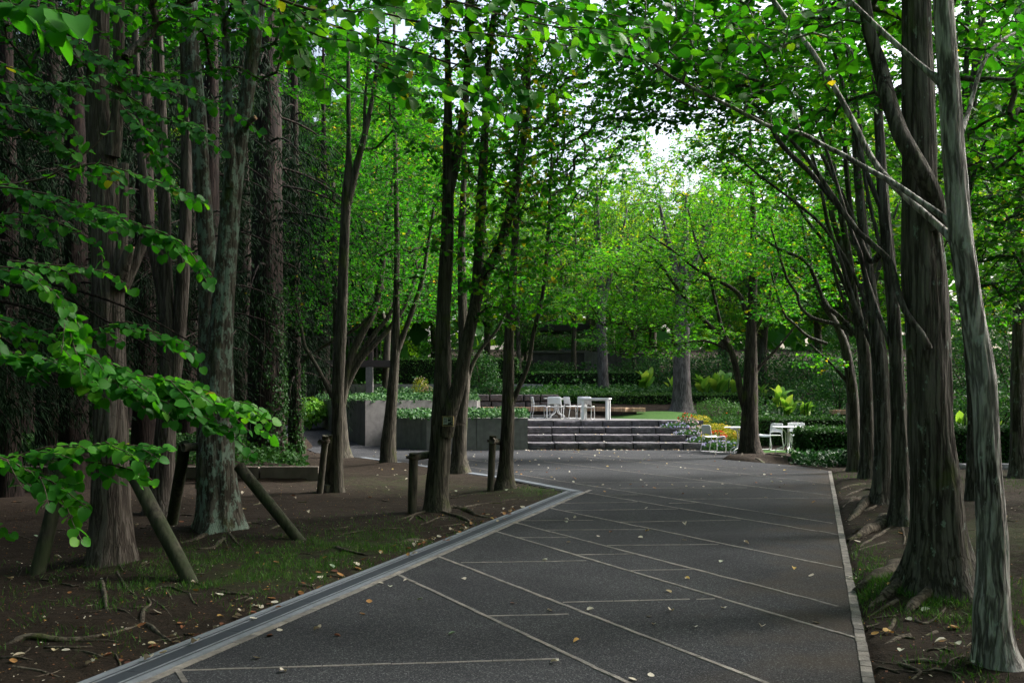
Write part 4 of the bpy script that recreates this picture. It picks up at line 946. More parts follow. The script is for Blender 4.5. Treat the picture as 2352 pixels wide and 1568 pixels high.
# --- the right hand row
t = Tree('katsura_tree', base(2290, 1543), 'pale flaky barked trunk leaning over the path edge, bright on its lawn side', bark='bark_pale', lod=0); d = 5.56
t.stem([(2292, 1565, 124), (2290, 1535, 106), (2284, 1490, 88), (2278, 1400, 80), (2280, 1250, 74), (2273, 1150, 70), (2266, 1010, 63), (2255, 850, 61), (2233, 720, 57), (2214, 590, 57), (2203, 500, 56), (2190, 340, 53), (2178, 170, 50), (2165, 0, 47), (2150, -150, 43), (2135, -350, 36), (2120, -700, 22)], d, rough=.06, crown_from=.6)
t.stem([(2206, 600, 30), (2196, 562, 24), (2160, 523, 19, .1), (2100, 470, 17, .2), (2040, 413, 16, .3), (2000, 360, 15, .4), (1960, 280, 14, .5), (1906, 183, 13, .6), (1860, 110, 12, .7), (1823, 67, 11, .8), (1776, 0, 10, .9), (1720, -70, 8, 1.0)], d, 'limb')
t.stem([(2200, 540, 22), (2168, 500, 17, .05), (2110, 460, 15, .1), (2056, 423, 14, .15), (1990, 387, 13, .2), (1940, 358, 13, .25), (1889, 333, 12, .3), (1840, 307, 12, .3), (1773, 293, 11, .3), (1682, 247, 10, .3), (1548, 180, 8, .2), (1482, 130, 7, .1), (1432, 87, 6, 0), (1398, 77, 5, -.1), (1300, 60, 4.5, -.2), (1200, 30, 3, -.3)], d, 'limb')
t.stem([(2172, 215, 24), (2158, 188, 19), (2106, 143, 14, .1), (2023, 70, 13, .2), (1950, 0, 12, .3), (1880, -70, 10, .4), (1780, -150, 7, .5)], d, 'limb')
t.stem([(2210, 300, 15), (2225, 255, 12, .1), (2256, 150, 11, .2), (2296, 97, 9, .3), (2352, 65, 7, .4), (2400, 30, 5, .5)], d, 'limb')
for p, n, r in (((1780, 60), 9, (.30, .35, .16)), ((1880, 130), 5, (.2, .3, .15)), ((1560, 110), 11, (.4, .3, .12)), ((1400, 60), 12, (.35, .3, .10)), ((1700, 200), 5, (.3, .3, .1)), ((1250, 60), 10, (.3, .25, .10)), ((1650, 30), 9, (.35, .4, .15)), ((1500, 10), 10, (.4, .4, .12)), ((2330, 80), 8, (.2, .3, .2)), ((1780, 285), 4, (.2, .2, .08))):
    t.crown(C(*p, d + .2), r, n, size=.072, spacing=.075, droop=.3, tilt=.5, maxlen=.6, tlo=.25, thi=.8)
TREES['R1'] = t
t = Tree('katsura_tree', base(2163, 1380), 'massive furrowed trunk with mossy buttress roots reaching the border bricks', bark='bark_right'); d = 7.35
t.stem([(2163, 1410, 190), (2161, 1370, 160), (2158, 1310, 138), (2155, 1220, 122), (2146, 1077, 113), (2136, 983, 106), (2130, 850, 106), (2129, 750, 108), (2124, 650, 104), (2117, 540, 94), (2114, 450, 86), (2112, 300, 80), (2108, 150, 76), (2105, 0, 72), (2100, -200, 62), (2095, -500, 40)], d, rough=.09, crown_from=.6, lobes=.6, flare=.62)
t.stem([(2152, 520, 54, -.12), (2146, 460, 50, -.22), (2128, 415, 46, -.26), (2100, 365, 44, -.26), (2068, 305, 42, -.2), (2040, 225, 40, -.1), (2020, 150, 37), (1998, 80, 32), (1985, 0, 29), (1975, -120, 25), (1960, -350, 14)], d, 'limb')
t.stem([(2132, 800, 22, -.2), (2120, 772, 18, -.2), (2080, 715, 16, -.1), (2060, 660, 16), (2043, 600, 15, .1), (2005, 562, 14, .2), (1960, 520, 13, .3), (1906, 440, 12, .4), (1850, 360, 10, .5), (1790, 300, 8, .6), (1700, 250, 6, .7)], d, 'limb')
for p, n, r in (((1880, -120), 110, (1.6, 1.6, .7)), ((2240, -60), 60, (.8, 1.0, .6)), ((1960, 220), 20, (.4, .5, .3)), ((1690, 120), 60, (.8, 1.0, .4)), ((1830, 260), 14, (.3, .4, .2)), ((2310, 250), 40, (.5, .8, .5))): t.crown(C(*p, d + .8), r, n, size=.075, spacing=.07, tlo=.15, thi=.9)
TREES['R2'] = t
t = Tree('katsura_tree', base(2066, 1226), 'dark trunk with long exposed roots next after the massive buttressed one', bark='bark_right'); d = 11.2
t.stem([(2068, 1245, 76), (2067, 1215, 62), (2068, 1150, 48), (2068, 1017, 41), (2060, 850, 35), (2053, 717, 31), (2042, 600, 31), (2030, 480, 29), (2022, 350, 25), (2015, 200, 21), (2008, 50, 17), (2000, -120, 13), (1990, -350, 7)], d, crown_from=.45, lobes=.5)
t.stem([(2050, 810, 15), (2040, 780, 13), (2016, 717, 12, .1), (1990, 640, 12, .2), (1976, 583, 11, .2), (1956, 533, 10, .2), (1930, 450, 9, .3), (1900, 350, 8, .3), (1860, 240, 6, .3)], d, 'limb')
t.stem([(2036, 560, 18), (2010, 620, 1, .0)][:1] + [(2000, 600, 16, .2), (1963, 523, 15, .3), (1930, 480, 14, .3), (1866, 403, 13, .4), (1796, 333, 12, .5), (1742, 250, 10, .5), (1648, 187, 9, .6), (1532, 97, 8, .6), (1442, 30, 6, .6), (1388, 0, 5, .6)], d, 'limb')
for p, n, r in (((1800, 100), 90, (1.3, 1.4, .7)), ((1600, 60), 80, (1.2, 1.4, .5)), ((1900, 250), 45, (.8, 1.0, .5)), ((1980, 100), 50, (.8, 1, .6)), ((1500, 30), 60, (.9, 1.2, .4)), ((1730, 200), 40, (.7, .8, .3)), ((1560, 160), 70, (.9, 1.2, .3)), ((1650, 250), 30, (.7, 1.0, .25)), ((1450, 120), 50, (.7, 1.2, .3)), ((1640, 130), 50, (.7, 1.2, .3)), ((1570, 230), 50, (.9, 1.2, .3)), ((1460, 250), 40, (.7, 1.2, .3))): t.crown(C(*p, d + .6), r, n, tlo=.15, thi=.9, spacing=.065)
t.stem([(2033, 500, 16), (1992, 400, 12), (1962, 300, 11), (1932, 180, 9), (1902, 60, 8), (1880, -40, 6)], d, 'limb')
t.stem([(2045, 640, 13), (2010, 520, 10), (1985, 400, 9), (1975, 280, 8), (1950, 150, 6), (1930, 30, 5)], d, 'limb')
t.crown(C(1900, 30, d), (.8, 1, .4), 40)
TREES['R3'] = t
t = Tree('katsura_tree', base(2026, 1172), 'dark trunk behind a hooked bare surface root near the path edge', bark='bark_right'); d = 13.6
t.stem([(2028, 1190, 74), (2027, 1160, 60), (2027, 1110, 48), (2027, 1000, 43), (2022, 850, 40), (2012, 760, 34), (1998, 650, 28), (1985, 550, 24), (1975, 450, 21), (1966, 350, 18), (1960, 200, 14), (1958, 0, 11), (1956, -200, 7)], d, crown_from=.4, lobes=.5)
t.stem([(2014, 830, 15), (2004, 795, 13), (1970, 717, 12), (1953, 667, 11), (1923, 573, 10), (1903, 517, 9), (1885, 430, 8), (1860, 330, 6), (1840, 240, 5)], d, 'limb')
t.stem([(2000, 700, 18), (1985, 620, 15, .2), (1960, 520, 14, .2), (1945, 400, 13, .2), (1935, 250, 11, .2), (1925, 100, 9, .2), (1915, -80, 7, .2)], d, 'limb')
for p, n, r in (((1860, 160), 80, (1.3, 1.5, .8)), ((1930, 350), 50, (1.0, 1.2, .7)), ((1740, 130), 70, (1.1, 1.5, .6)), ((1800, 420), 25, (.6, .9, .4))): t.crown(C(*p, d + .5), r, n, tlo=.15, thi=.9, spacing=.07)
t.stem([(1990, 590, 13), (1945, 470, 10), (1900, 380, 9), (1850, 280, 8), (1820, 180, 7), (1790, 60, 5)], d, 'limb')
t.stem([(2000, 720, 12), (1950, 610, 9), (1890, 520, 8), (1820, 460, 7), (1740, 400, 5), (1680, 350, 4)], d, 'limb')
t.crown(C(1700, 340, d), (.9, 1.2, .35), 35, tlo=.3)
TREES['R4'] = t
t = Tree('katsura_tree', base(1995, 1111), 'dark many branched trunk in the close set row behind the path corner', bark='bark_right', lod=2); d = 17.6
t.stem([(1998, 1125, 58), (1995, 1100, 46), (1992, 1000, 36), (1988, 850, 33), (1975, 750, 26), (1962, 680, 20), (1948, 580, 18), (1930, 480, 14), (1915, 380, 12), (1905, 250, 9), (1900, 100, 7)], d, crown_from=.35, lobes=.5)
t.stem([(1982, 790, 15), (1966, 768, 13), (1923, 723, 12), (1896, 700, 11), (1869, 633, 10), (1846, 597, 9), (1792, 573, 7), (1740, 540, 5)], d, 'limb')
t.stem([(1958, 770, 11), (1926, 747, 10), (1866, 730, 9), (1836, 700, 8), (1832, 677, 8), (1809, 643, 7), (1789, 583, 6), (1770, 520, 4)], d, 'limb')
t.stem([(1960, 660, 16), (1930, 560, 15), (1905, 460, 15), (1897, 300, 14), (1890, 150, 12), (1885, 0, 10), (1880, -150, 7)], d, 'limb')
for p, n, r in (((1800, 560), 60, (.9, 1.3, .5)), ((1880, 470), 60, (1.1, 1.4, .7)), ((1830, 250), 70, (1.4, 1.6, .9)), ((1760, 380), 35, (.8, 1.2, .5)), ((1900, 80), 70, (1.4, 1.6, .9)), ((1720, 180), 50, (1.3, 1.5, .6))): t.crown(C(*p, d), r, n, tlo=.15, thi=.9, spacing=.07, size=.08)
t.stem([(1968, 720, 12), (1925, 620, 10), (1895, 560, 9), (1850, 500, 8), (1800, 420, 7), (1745, 360, 5), (1690, 330, 4)], d, 'limb')
t.stem([(1978, 770, 11), (1938, 690, 9), (1915, 620, 8), (1900, 520, 7), (1880, 420, 6), (1850, 320, 4)], d, 'limb')
t.crown(C(1720, 340, d), (1.2, 1.4, .5), 45, tlo=.3)
TREES['R5'] = t
t = Tree('katsura_tree', base(1966, 1091), 'thin trunk at the end of the row with a crooked low branch above the hedge', bark='bark_right', lod=2); d = 20.0
t.stem([(1968, 1102, 46), (1965, 1080, 38), (1962, 1000, 32), (1958, 900, 28), (1942, 800, 22), (1918, 740, 16), (1880, 680, 12), (1860, 600, 10), (1840, 500, 7)], d, crown_from=.3)
t.stem([(1962, 920, 12), (1952, 887, 10), (1923, 850, 8), (1896, 823, 6), (1860, 790, 4)], d, 'limb')
t.stem([(1900, 790, 9), (1856, 773, 8), (1823, 743, 7), (1799, 717, 6), (1773, 633, 5), (1760, 580, 3)], d, 'limb')
for p, n, r in (((1880, 830), 22, (.6, .8, .25)), ((1830, 620), 60, (1.1, 1.4, .6)), ((1790, 700), 40, (.9, 1.2, .4)), ((1850, 520), 50, (1.1, 1.4, .6)), ((1910, 640), 40, (.9, 1.2, .6))): t.crown(C(*p, d), r, n, tlo=.1, thi=.85, spacing=.07, size=.08)
t.stem([(1930, 770, 10), (1895, 690, 8), (1850, 640, 7), (1790, 600, 5), (1740, 570, 4)], d, 'limb')
t.crown(C(1730, 600, d), (1.0, 1.2, .4), 40, tlo=.3)
TREES['R6'] = t
t = Tree('katsura_tree', base(2240, 1150), 'slanting trunk seen behind the pale leaning one, splitting into upright limbs', bark='bark_right'); d = gdist(1150)
t.stem([(2242, 1165, 44), (2238, 1130, 38), (2236, 900, 34), (2212, 600, 30), (2212, 450, 30), (2222, 330, 26), (2236, 200, 24), (2252, 80, 20), (2262, -60, 14), (2270, -250, 8)], d, crown_from=.4)
t.stem([(2214, 420, 18), (2210, 300, 16), (2218, 180, 14), (2222, 60, 12), (2220, -100, 8)], d, 'limb')
t.stem([(2216, 480, 13), (2250, 360, 11), (2300, 260, 10), (2340, 180, 8), (2380, 80, 6)], d, 'limb')
for p, n, r in (((2290, 150), 110, (1.3, 1.6, 1.0)), ((2330, 400), 80, (1.0, 1.4, .8)), ((2190, -50), 60, (1.2, 1.4, .6)), ((2330, 620), 50, (.8, 1.2, .6))): t.crown(C(*p, d), r, n, tlo=.1, thi=.95, spacing=.07, size=.08)
TREES['R7'] = t
t = Tree('katsura_tree', base(2340, 1096), 'straight dark trunk standing on the mossy lawn beyond the leaning tree', bark='bark_right', lod=2); d = gdist(1096)
t.stem([(2340, 1108, 54), (2340, 1085, 44), (2338, 1000, 36), (2338, 850, 34), (2344, 600, 30), (2342, 400, 26), (2340, 200, 22), (2340, 0, 17), (2340, -200, 10)], d, crown_from=.35)
t.stem([(2340, 560, 12), (2300, 480, 10), (2262, 420, 8), (2240, 330, 6)], d, 'limb')
for p, n, r in (((2300, 480), 90, (1.3, 1.6, .9)), ((2320, 250), 100, (1.5, 1.8, 1.0)), ((2280, 700), 40, (.9, 1.2, .5)), ((2360, 60), 80, (1.6, 1.8, 1))): t.crown(C(*p, d), r, n, tlo=.1, thi=.95, spacing=.075, size=.085)
TREES['RX'] = t
# --- trees at the far side of the plaza
t = Tree('katsura_tree', base(1724, 1053), 'dark trunk with a long root and spreading boughs beside the white tables', bark='bark_backlit', lod=2); d = 25.0
t.stem([(1728, 1066, 76), (1725, 1045, 60), (1722, 1010, 47), (1722, 950, 42), (1724, 850, 34), (1727, 720, 25), (1731, 600, 20), (1730, 500, 15), (1725, 380, 10), (1722, 280, 7)], d, crown_from=.3, lobes=.5)
t.stem([(1712, 945, 18), (1704, 915, 17), (1684, 817, 17), (1665, 783, 14), (1615, 733, 12), (1565, 673, 10), (1512, 603, 8), (1460, 560, 5)], d, 'limb')
t.stem([(1722, 740, 15), (1712, 715, 13), (1695, 673, 11), (1640, 640, 9), (1598, 617, 8), (1548, 577, 6), (1490, 540, 4)], d, 'limb')
t.stem([(1672, 790, 9), (1655, 745, 9), (1640, 680, 8), (1625, 620, 7), (1600, 560, 6), (1580, 480, 4)], d, 'limb')
t.stem([(1732, 870, 11), (1742, 845, 9), (1780, 805, 7), (1810, 770, 5), (1840, 730, 3.5)], d, 'limb')
t.stem([(1684, 815, 8), (1665, 800, 7), (1615, 782, 6), (1560, 790, 5), (1515, 792, 4), (1440, 775, 3)], d, 'limb', flare=0)
t.stem([(1720, 800, 10), (1760, 700, 9), (1790, 600, 7), (1800, 500, 5)], d, 'limb')
for p, n, r in (((1560, 620), 110, (1.9, 2.0, .75)), ((1480, 720), 150, (1.5, 1.8, .5)), ((1650, 520), 95, (1.7, 2.0, .8)), ((1740, 560), 70, (1.2, 1.8, .8)), ((1490, 800), 80, (1.4, 1.2, .25)), ((1350, 690), 70, (1.3, 1.5, .45)), ((1400, 775), 45, (1.0, 1.2, .25)), ((1540, 720), 70, (1.2, 1.5, .4)), ((1620, 770), 30, (1.1, 1.4, .35)), ((1420, 600), 110, (1.3, 1.6, .5)), ((1790, 700), 40, (.8, 1.2, .6)), ((1700, 420), 40, (1.3, 1.6, .5))):
    t.crown(C(*p, d), r, n, size=.095, spacing=.075, tlo=.55, thi=.93, droop=.08, tilt=.22)
TREES['C1'] = t
q = at(1566, 946, 37.2); t = Tree('broad_tree', (q[0], q[1], .95), 'broad grey trunk rising from the small lawn behind the steps', bark='bark_far', leaf='leaf_bg', lod=2, dens=2.2); d = 37.2
t.stem([(1566, 952, 64), (1566, 940, 54), (1566, 905, 46), (1566, 850, 43), (1566, 780, 40), (1568, 690, 34), (1570, 620, 26), (1574, 540, 16), (1576, 480, 8), (1576, 450, 4)], d, crown_from=.5)
t.stem([(1566, 720, 26), (1552, 620, 20), (1530, 540, 13), (1515, 470, 5)], d, 'limb')
t.stem([(1569, 680, 20), (1600, 590, 14), (1630, 520, 9), (1650, 470, 4)], d, 'limb')
for p, n, r in (((1560, 430), 60, (3.0, 3.0, 1.6)), ((1480, 560), 50, (2.4, 3, 1.2)), ((1650, 560), 45, (2.4, 3, 1.2)), ((1500, 330), 45, (2.4, 3, 1.0)), ((1620, 360), 45, (2.4, 3, 1.0)), ((1560, 640), 30, (1.6, 2, .8))): t.crown(C(*p, d), r, n, size=.10, spacing=.10, tlo=.3, thi=.9, maxlen=1.6)
TREES['C2'] = t
q = at(1386, 905, 43.5); t = Tree('broad_tree', (q[0], q[1], 1.3), 'smooth grey trunk rising behind the low hedge near the terrace bench', bark='bark_far', leaf='leaf_bg', lod=2, dens=2.2); d = 43.5
t.stem([(1387, 915, 34), (1386, 895, 30), (1384, 840, 27), (1381, 750, 24), (1380, 660, 20), (1376, 560, 13), (1372, 460, 7), (1370, 400, 4)], d, crown_from=.5)
t.stem([(1381, 720, 16), (1400, 640, 12), (1425, 560, 8), (1440, 480, 4)], d, 'limb')
for p, n, r in (((1380, 480), 60, (3.0, 3, 1.5)), ((1300, 620), 45, (2.6, 3, 1.2)), ((1440, 560), 40, (2.6, 3, 1.2)), ((1385, 640), 25, (1.6, 2, .8))): t.crown(C(*p, d), r, n, size=.11, spacing=.10, tlo=.3, thi=.95, maxlen=1.6)
TREES['C3'] = t

# --- surface roots
def groot(t, pts, r0, r1=None, m=None):
    P = []; n = len(pts)
    for i, (px, py) in enumerate(pts):
        q = gp(px, py); r = r0 + ((r1 if r1 else r0 * .35) - r0) * i / (n - 1); P.append((q[0], q[1], zg(q[0], q[1]) + r * (.22 if 0 < i < n - 1 else -.5), r))
    t.root(P, 'root', m)
L1, L2, M3, R2, R3, R4 = [TREES[k] for k in ('L1', 'L2', 'M3', 'R2', 'R3', 'R4')]
for pts, r in ((((15, 1488), (60, 1478), (150, 1478), (230, 1468), (290, 1450), (325, 1430)), .028), (((232, 1340), (240, 1365), (243, 1390), (248, 1410)), .026), (((268, 1325), (290, 1348), (310, 1365), (335, 1375)), .014),
               (((335, 1430), (350, 1445), (375, 1460), (397, 1474)), .022), (((325, 1432), (330, 1410), (345, 1390), (340, 1372)), .018), (((250, 1402), (285, 1410), (315, 1425)), .016), (((345, 1352), (390, 1352), (430, 1362), (470, 1368)), .017),
               (((380, 1355), (392, 1372), (400, 1390)), .010), (((350, 1375), (375, 1400), (395, 1415)), .010), (((170, 1500), (215, 1512), (265, 1530)), .014), (((0, 1524), (40, 1528), (75, 1533)), .016), (((130, 1388), (165, 1390), (200, 1398)), .008),
               (((440, 1335), (470, 1350), (510, 1360), (545, 1370)), .010), (((435, 1360), (440, 1382), (460, 1400)), .010), (((0, 1234), (40, 1238), (80, 1245)), .016), (((30, 1548), (90, 1552), (140, 1566)), .010)):
    groot(L1, pts, r)
for pts, r in ((((475, 1235), (445, 1245), (415, 1252)), .035), (((515, 1240), (490, 1258), (465, 1262), (440, 1262)), .022), (((510, 1238), (520, 1250), (525, 1262)), .012), (((560, 1212), (580, 1208), (600, 1212), (640, 1216)), .014),
               (((405, 1180), (430, 1182), (455, 1185)), .022), (((520, 1225), (540, 1245), (560, 1258)), .02), (((300, 1178), (335, 1180), (370, 1178), (420, 1180)), .018), (((650, 1275), (700, 1268), (730, 1282)), .012), (((580, 1160), (610, 1155), (640, 1160)), .018),
               (((620, 1220), (650, 1212), (690, 1215), (730, 1222)), .02)):
    groot(L2, pts, r)
for pts, r in ((((1020, 1178), (1055, 1178), (1090, 1186), (1130, 1190)), .055), (((1010, 1184), (1045, 1190), (1075, 1200), (1092, 1210)), .045), (((985, 1182), (950, 1190), (915, 1198)), .025), (((950, 1190), (940, 1200), (930, 1206)), .014),
               (((960, 1190), (975, 1200), (990, 1206)), .014), (((1040, 1195), (1010, 1196), (985, 1204), (965, 1208)), .018), (((1065, 1172), (1100, 1160), (1140, 1158), (1200, 1162)), .020), (((1090, 1164), (1085, 1175), (1080, 1186)), .012),
               (((940, 1213), (900, 1216), (840, 1218), (770, 1226), (740, 1222)), .014), (((1060, 1205), (1020, 1210), (985, 1212)), .012), (((910, 1245), (950, 1240), (975, 1236)), .025), (((880, 1240), (930, 1250), (970, 1252)), .012),
               (((1030, 1135), (1060, 1132), (1085, 1134)), .016), (((760, 1252), (800, 1268), (850, 1280)), .025), (((1150, 1152), (1180, 1148), (1215, 1150)), .012), (((865, 1150), (895, 1155), (920, 1158)), .012), (((1090, 1225), (1050, 1222), (1000, 1225)), .010)):
    groot(M3, pts, r)
for pts, r in ((((2150, 1318), (2095, 1335), (2040, 1358), (1990, 1366), (1970, 1358)), .13), (((2150, 1350), (2090, 1376), (2040, 1392), (1995, 1404)), .08), (((2180, 1365), (2150, 1392), (2105, 1410), (2080, 1420)), .07), (((2200, 1350), (2235, 1362), (2262, 1372)), .09), (((2085, 1385), (2110, 1400), (2092, 1415)), .020), (((2060, 1400), (2030, 1410), (1998, 1418)), .022),
               (((2100, 1430), (2120, 1440), (2150, 1432), (2175, 1412)), .020), (((2055, 1430), (2040, 1450), (2020, 1462)), .020), (((2090, 1462), (2060, 1470), (2030, 1485)), .026), (((2065, 1525), (2120, 1532), (2160, 1538), (2195, 1545)), .022),
               (((2070, 1530), (2090, 1545), (2115, 1552), (2095, 1566)), .018), (((2150, 1452), (2125, 1460)), .02), (((1990, 1440), (2020, 1436)), .014), (((2040, 1320), (2010, 1318), (1975, 1320)), .02), (((2200, 1462), (2230, 1458)), .014), (((2030, 1300), (2000, 1298)), .016)):
    groot(R2, pts, r)
for pts, r in ((((2070, 1212), (2030, 1222), (1985, 1238), (1950, 1245)), .095), (((2070, 1225), (2078, 1245), (2072, 1266)), .018), (((2060, 1222), (2020, 1238), (1990, 1252), (1975, 1262)), .03), (((2040, 1250), (2000, 1262), (1970, 1270)), .016)):
    groot(R3, pts, r)
for pts, r in ((((2028, 1155), (1992, 1168), (1968, 1185), (1948, 1200)), .085), (((2020, 1170), (1995, 1180), (1975, 1182)), .03), (((1990, 1150), (1960, 1160), (1935, 1170)), .05), (((2020, 1130), (1980, 1128), (1940, 1136)), .04), (((1985, 1120), (1955, 1122), (1930, 1126)), .035),
               (((1990, 1142), (1965, 1140), (1938, 1146)), .02), (((2240, 1190), (2280, 1194), (2330, 1200)), .03), (((2215, 1130), (2250, 1126), (2280, 1128)), .025)):
    groot(R4, pts, r)
for pts, r in ((((1740, 1050), (1780, 1052), (1830, 1056), (1900, 1062)), .09), (((1735, 1058), (1760, 1064), (1790, 1068)), .05), (((1705, 1055), (1685, 1058), (1665, 1056)), .05), (((1800, 1066), (1840, 1070), (1885, 1074)), .03)):
    groot(TREES['C1'], pts, r)

for k, c, r, n in (('R1', (.9, 4.6, 6.0), (2.6, 2.4, .8), 90), ('R2', (1.0, 7.6, 6.6), (2.6, 2.4, 1.0), 120), ('R3', (2.0, 11.2, 8.0), (2.8, 2.4, 1.2), 110), ('R4', (3.2, 14.5, 9.2), (3.2, 2.4, 1.3), 110), ('L1', (-1.6, 8.4, 6.4), (2.4, 2.4, 1.0), 110), ('L2', (-1.8, 11.2, 7.6), (2.4, 2.0, 1.2), 90), ('M3', (0, 12.8, 8.0), (2.2, 2.0, 1.2), 80), ('M5', (1.2, 16.2, 9.0), (2.2, 2.0, 1.3), 60)):
    TREES[k].crown(c, r, n, size=.125, spacing=.085, maxlen=1.2)  # unseen crowns over the path, added with enlarged leaves to shade it
for k in ('L1', 'L2', 'L3', 'M1', 'M1b', 'M2', 'M3', 'M4', 'M5', 'R2', 'R3', 'R4', 'R5', 'R6', 'R7', 'RX', 'C1', 'C2', 'C3'): TREES[k].finish()
TREES['R1'].finish(individual=260)

# ------------------------------------------------------------------ boughs reaching in from trees beside the camera
def leafy(t, pts, d, size=.045, spacing=.042, sides=8, slen=.28, w0=5, nb=.7, tlo=.15, thi=.75, droop=.5, tilt=.45, lead=0.0):
    W = np.array([(*at(p[0], p[1], d + (p[2] if len(p) > 2 else 0)),) for p in pts]); n = len(W)
    r = np.linspace(w0, 1.6, n) / FPX * d * .5
    Q = spline(np.hstack([W, r[:, None]]), .05); P = Q[:, :3] + np.cumsum(rng.normal(0, .0022, (len(Q), 3)), 0)
    V, F = tube_arrays(P, np.maximum(Q[:, 3], .0014), 6); link('branch', np_mesh('branch', V - t.b, F, None, None, True, [M['twig']]), t.o)
    k0 = int(len(P) * lead)
    t.shoots.append(shoot_leaves(P[k0:], size, spacing, droop, tilt, tlo, thi, nb))
    SV, SF, nv = [], [], 0
    for i in range(sides):
        k = int(rng.uniform(k0, len(P) - 2)); T = unit(P[min(k + 2, len(P) - 1)] - P[k]); sd = unit(np.cross(T, [0, 0, 1.0]))
        L = slen * rng.uniform(.5, 1.2); D = unit(T * rng.uniform(.6, 1.0) + sd * rng.choice([-1, 1]) * rng.uniform(.2, .8) + np.array([0, 0, rng.uniform(-.35, .15)]))
        m = max(4, int(L / .05)); u = np.linspace(0, 1, m)[:, None]; S = P[k] + D * L * u - np.array([0, 0, .12 * L]) * u ** 2 + rng.normal(0, .003, (m, 3))
        t.shoots.append(shoot_leaves(S, size, spacing, droop, tilt, tlo, thi, nb))
        v, f = tube_arrays(S, np.linspace(.0022, .0012, m), 5); SV.append(v); SF.append(f + nv); nv += len(v)
    if SV: link('twigwork', np_mesh('twigwork', np.concatenate(SV) - t.b, np.concatenate(SF), None, None, True, [M['twig']]), t.o)['kind'] = 'stuff'
t = Tree('katsura_tree', (-3.4, 2.6, 0), 'katsura tree at the bed edge reaching low leafy boughs across the cypress trunks', bark='bark_grey')
t.stem_world([(-3.4, 2.6, -.1, .2), (-3.4, 2.6, 1.5, .16), (-3.35, 2.7, 3.5, .13), (-3.3, 2.7, 6, .08), (-3.3, 2.8, 8, .04)])
for pts, d, kw in (
    (((-260, 730), (60, 815), (250, 845), (400, 868), (520, 905), (618, 948)), 3.8, dict(sides=30, spacing=.036)),
    (((-260, 740), (100, 850), (300, 880), (480, 925), (570, 945)), 3.9, dict(sides=18)),
    (((180, 845), (300, 890), (420, 935), (545, 985)), 3.75, dict(sides=8, slen=.2)),
    (((-260, 660), (60, 745), (130, 780), (220, 810), (310, 850)), 3.6, dict(sides=16)),
    (((-200, 610), (20, 612), (80, 635), (140, 690), (160, 760), (185, 810)), 3.6, dict(sides=16, slen=.2)),
    (((20, 600), (150, 610), (250, 628), (312, 668)), 4.0, dict(sides=4, slen=.18)),
    (((130, 775), (230, 755), (290, 735), (350, 760), (420, 790), (466, 812)), 4.1, dict(sides=7, slen=.2)),
    (((-200, 440), (60, 418), (150, 388), (230, 322), (258, 285)), 4.4, dict(sides=2, w0=7, spacing=.11)),
    (((150, 390), (230, 375), (320, 402), (400, 430), (472, 464)), 4.4, dict(sides=5, slen=.2)),
    (((-60, 425), (70, 440), (180, 470), (260, 500), (330, 520), (420, 560), (495, 640)), 4.3, dict(sides=8, slen=.25)),
    (((330, 520), (400, 545), (450, 590), (492, 640)), 4.2, dict(sides=6, slen=.2)),
    (((-220, 1090), (0, 1050), (100, 1025), (200, 1018), (300, 1022), (388, 1035)), 3.4, dict(sides=14, slen=.2)),
    (((-200, 1040), (-20, 1050), (60, 1085), (120, 1112), (185, 1150)), 3.3, dict(sides=14, slen=.22)),
    (((200, 1060), (270, 1068), (330, 1085), (362, 1110)), 3.4, dict(sides=3, slen=.15)),
    (((-120, 1180), (-40, 1200), (0, 1225)), 3.3, dict(sides=3, slen=.15)),
    (((-300, 90), (0, 150), (110, 200), (200, 245)), 5.2, dict(sides=10, thi=.5)), (((-300, 120), (0, 180), (60, 190), (150, 188), (205, 184)), 5.4, dict(sides=14, thi=.5)),
    (((-260, 200), (0, 240), (120, 262), (180, 320)), 5.0, dict(sides=12, thi=.5)), (((60, 40), (130, 70), (200, 110), (285, 165)), 5.0, dict(sides=6, thi=.5)), (((230, 200), (300, 225), (350, 262), (400, 272), (462, 286)), 5.0, dict(sides=7, thi=.55)),
    (((290, 170), (340, 178), (400, 190), (460, 220), (522, 234)), 5.2, dict(sides=6, thi=.55)), (((280, 245), (330, 300), (356, 358)), 4.8, dict(sides=6, thi=.55)), (((-80, 290), (60, 300), (140, 335), (175, 350)), 5.0, dict(sides=8, thi=.5)),
    (((-120, 330), (0, 400), (100, 450), (200, 460), (270, 470)), 4.6, dict(sides=8, thi=.55)), (((-120, 500), (40, 490), (130, 510), (220, 560), (236, 610)), 4.4, dict(sides=6, thi=.6)),
    (((-200, -40), (0, 5), (80, 18), (150, 30), (195, 50)), 2.3, dict(sides=3, slen=.12, size=.07)),
    (((300, -60), (380, 10), (440, 40), (498, 60)), 3.6, dict(sides=5, slen=.16)), (((520, -40), (560, 20), (585, 40), (610, 60)), 3.4, dict(sides=3, slen=.12)), (((150, -60), (250, 10), (310, 45)), 4.2, dict(sides=5, slen=.2))):
    leafy(t, pts, d, **kw)
t.finish(individual=300)
t = Tree('katsura_tree', (-2.9, .9, 0), 'katsura tree beside the path whose long bough hangs leaves high over the asphalt', bark='bark_grey')
t.stem_world([(-2.9, .9, -.1, .2), (-2.85, .95, 1.6, .16), (-2.7, 1.3, 3.2, .12), (-2.5, 1.6, 5, .07), (-2.4, 1.8, 7, .03)])
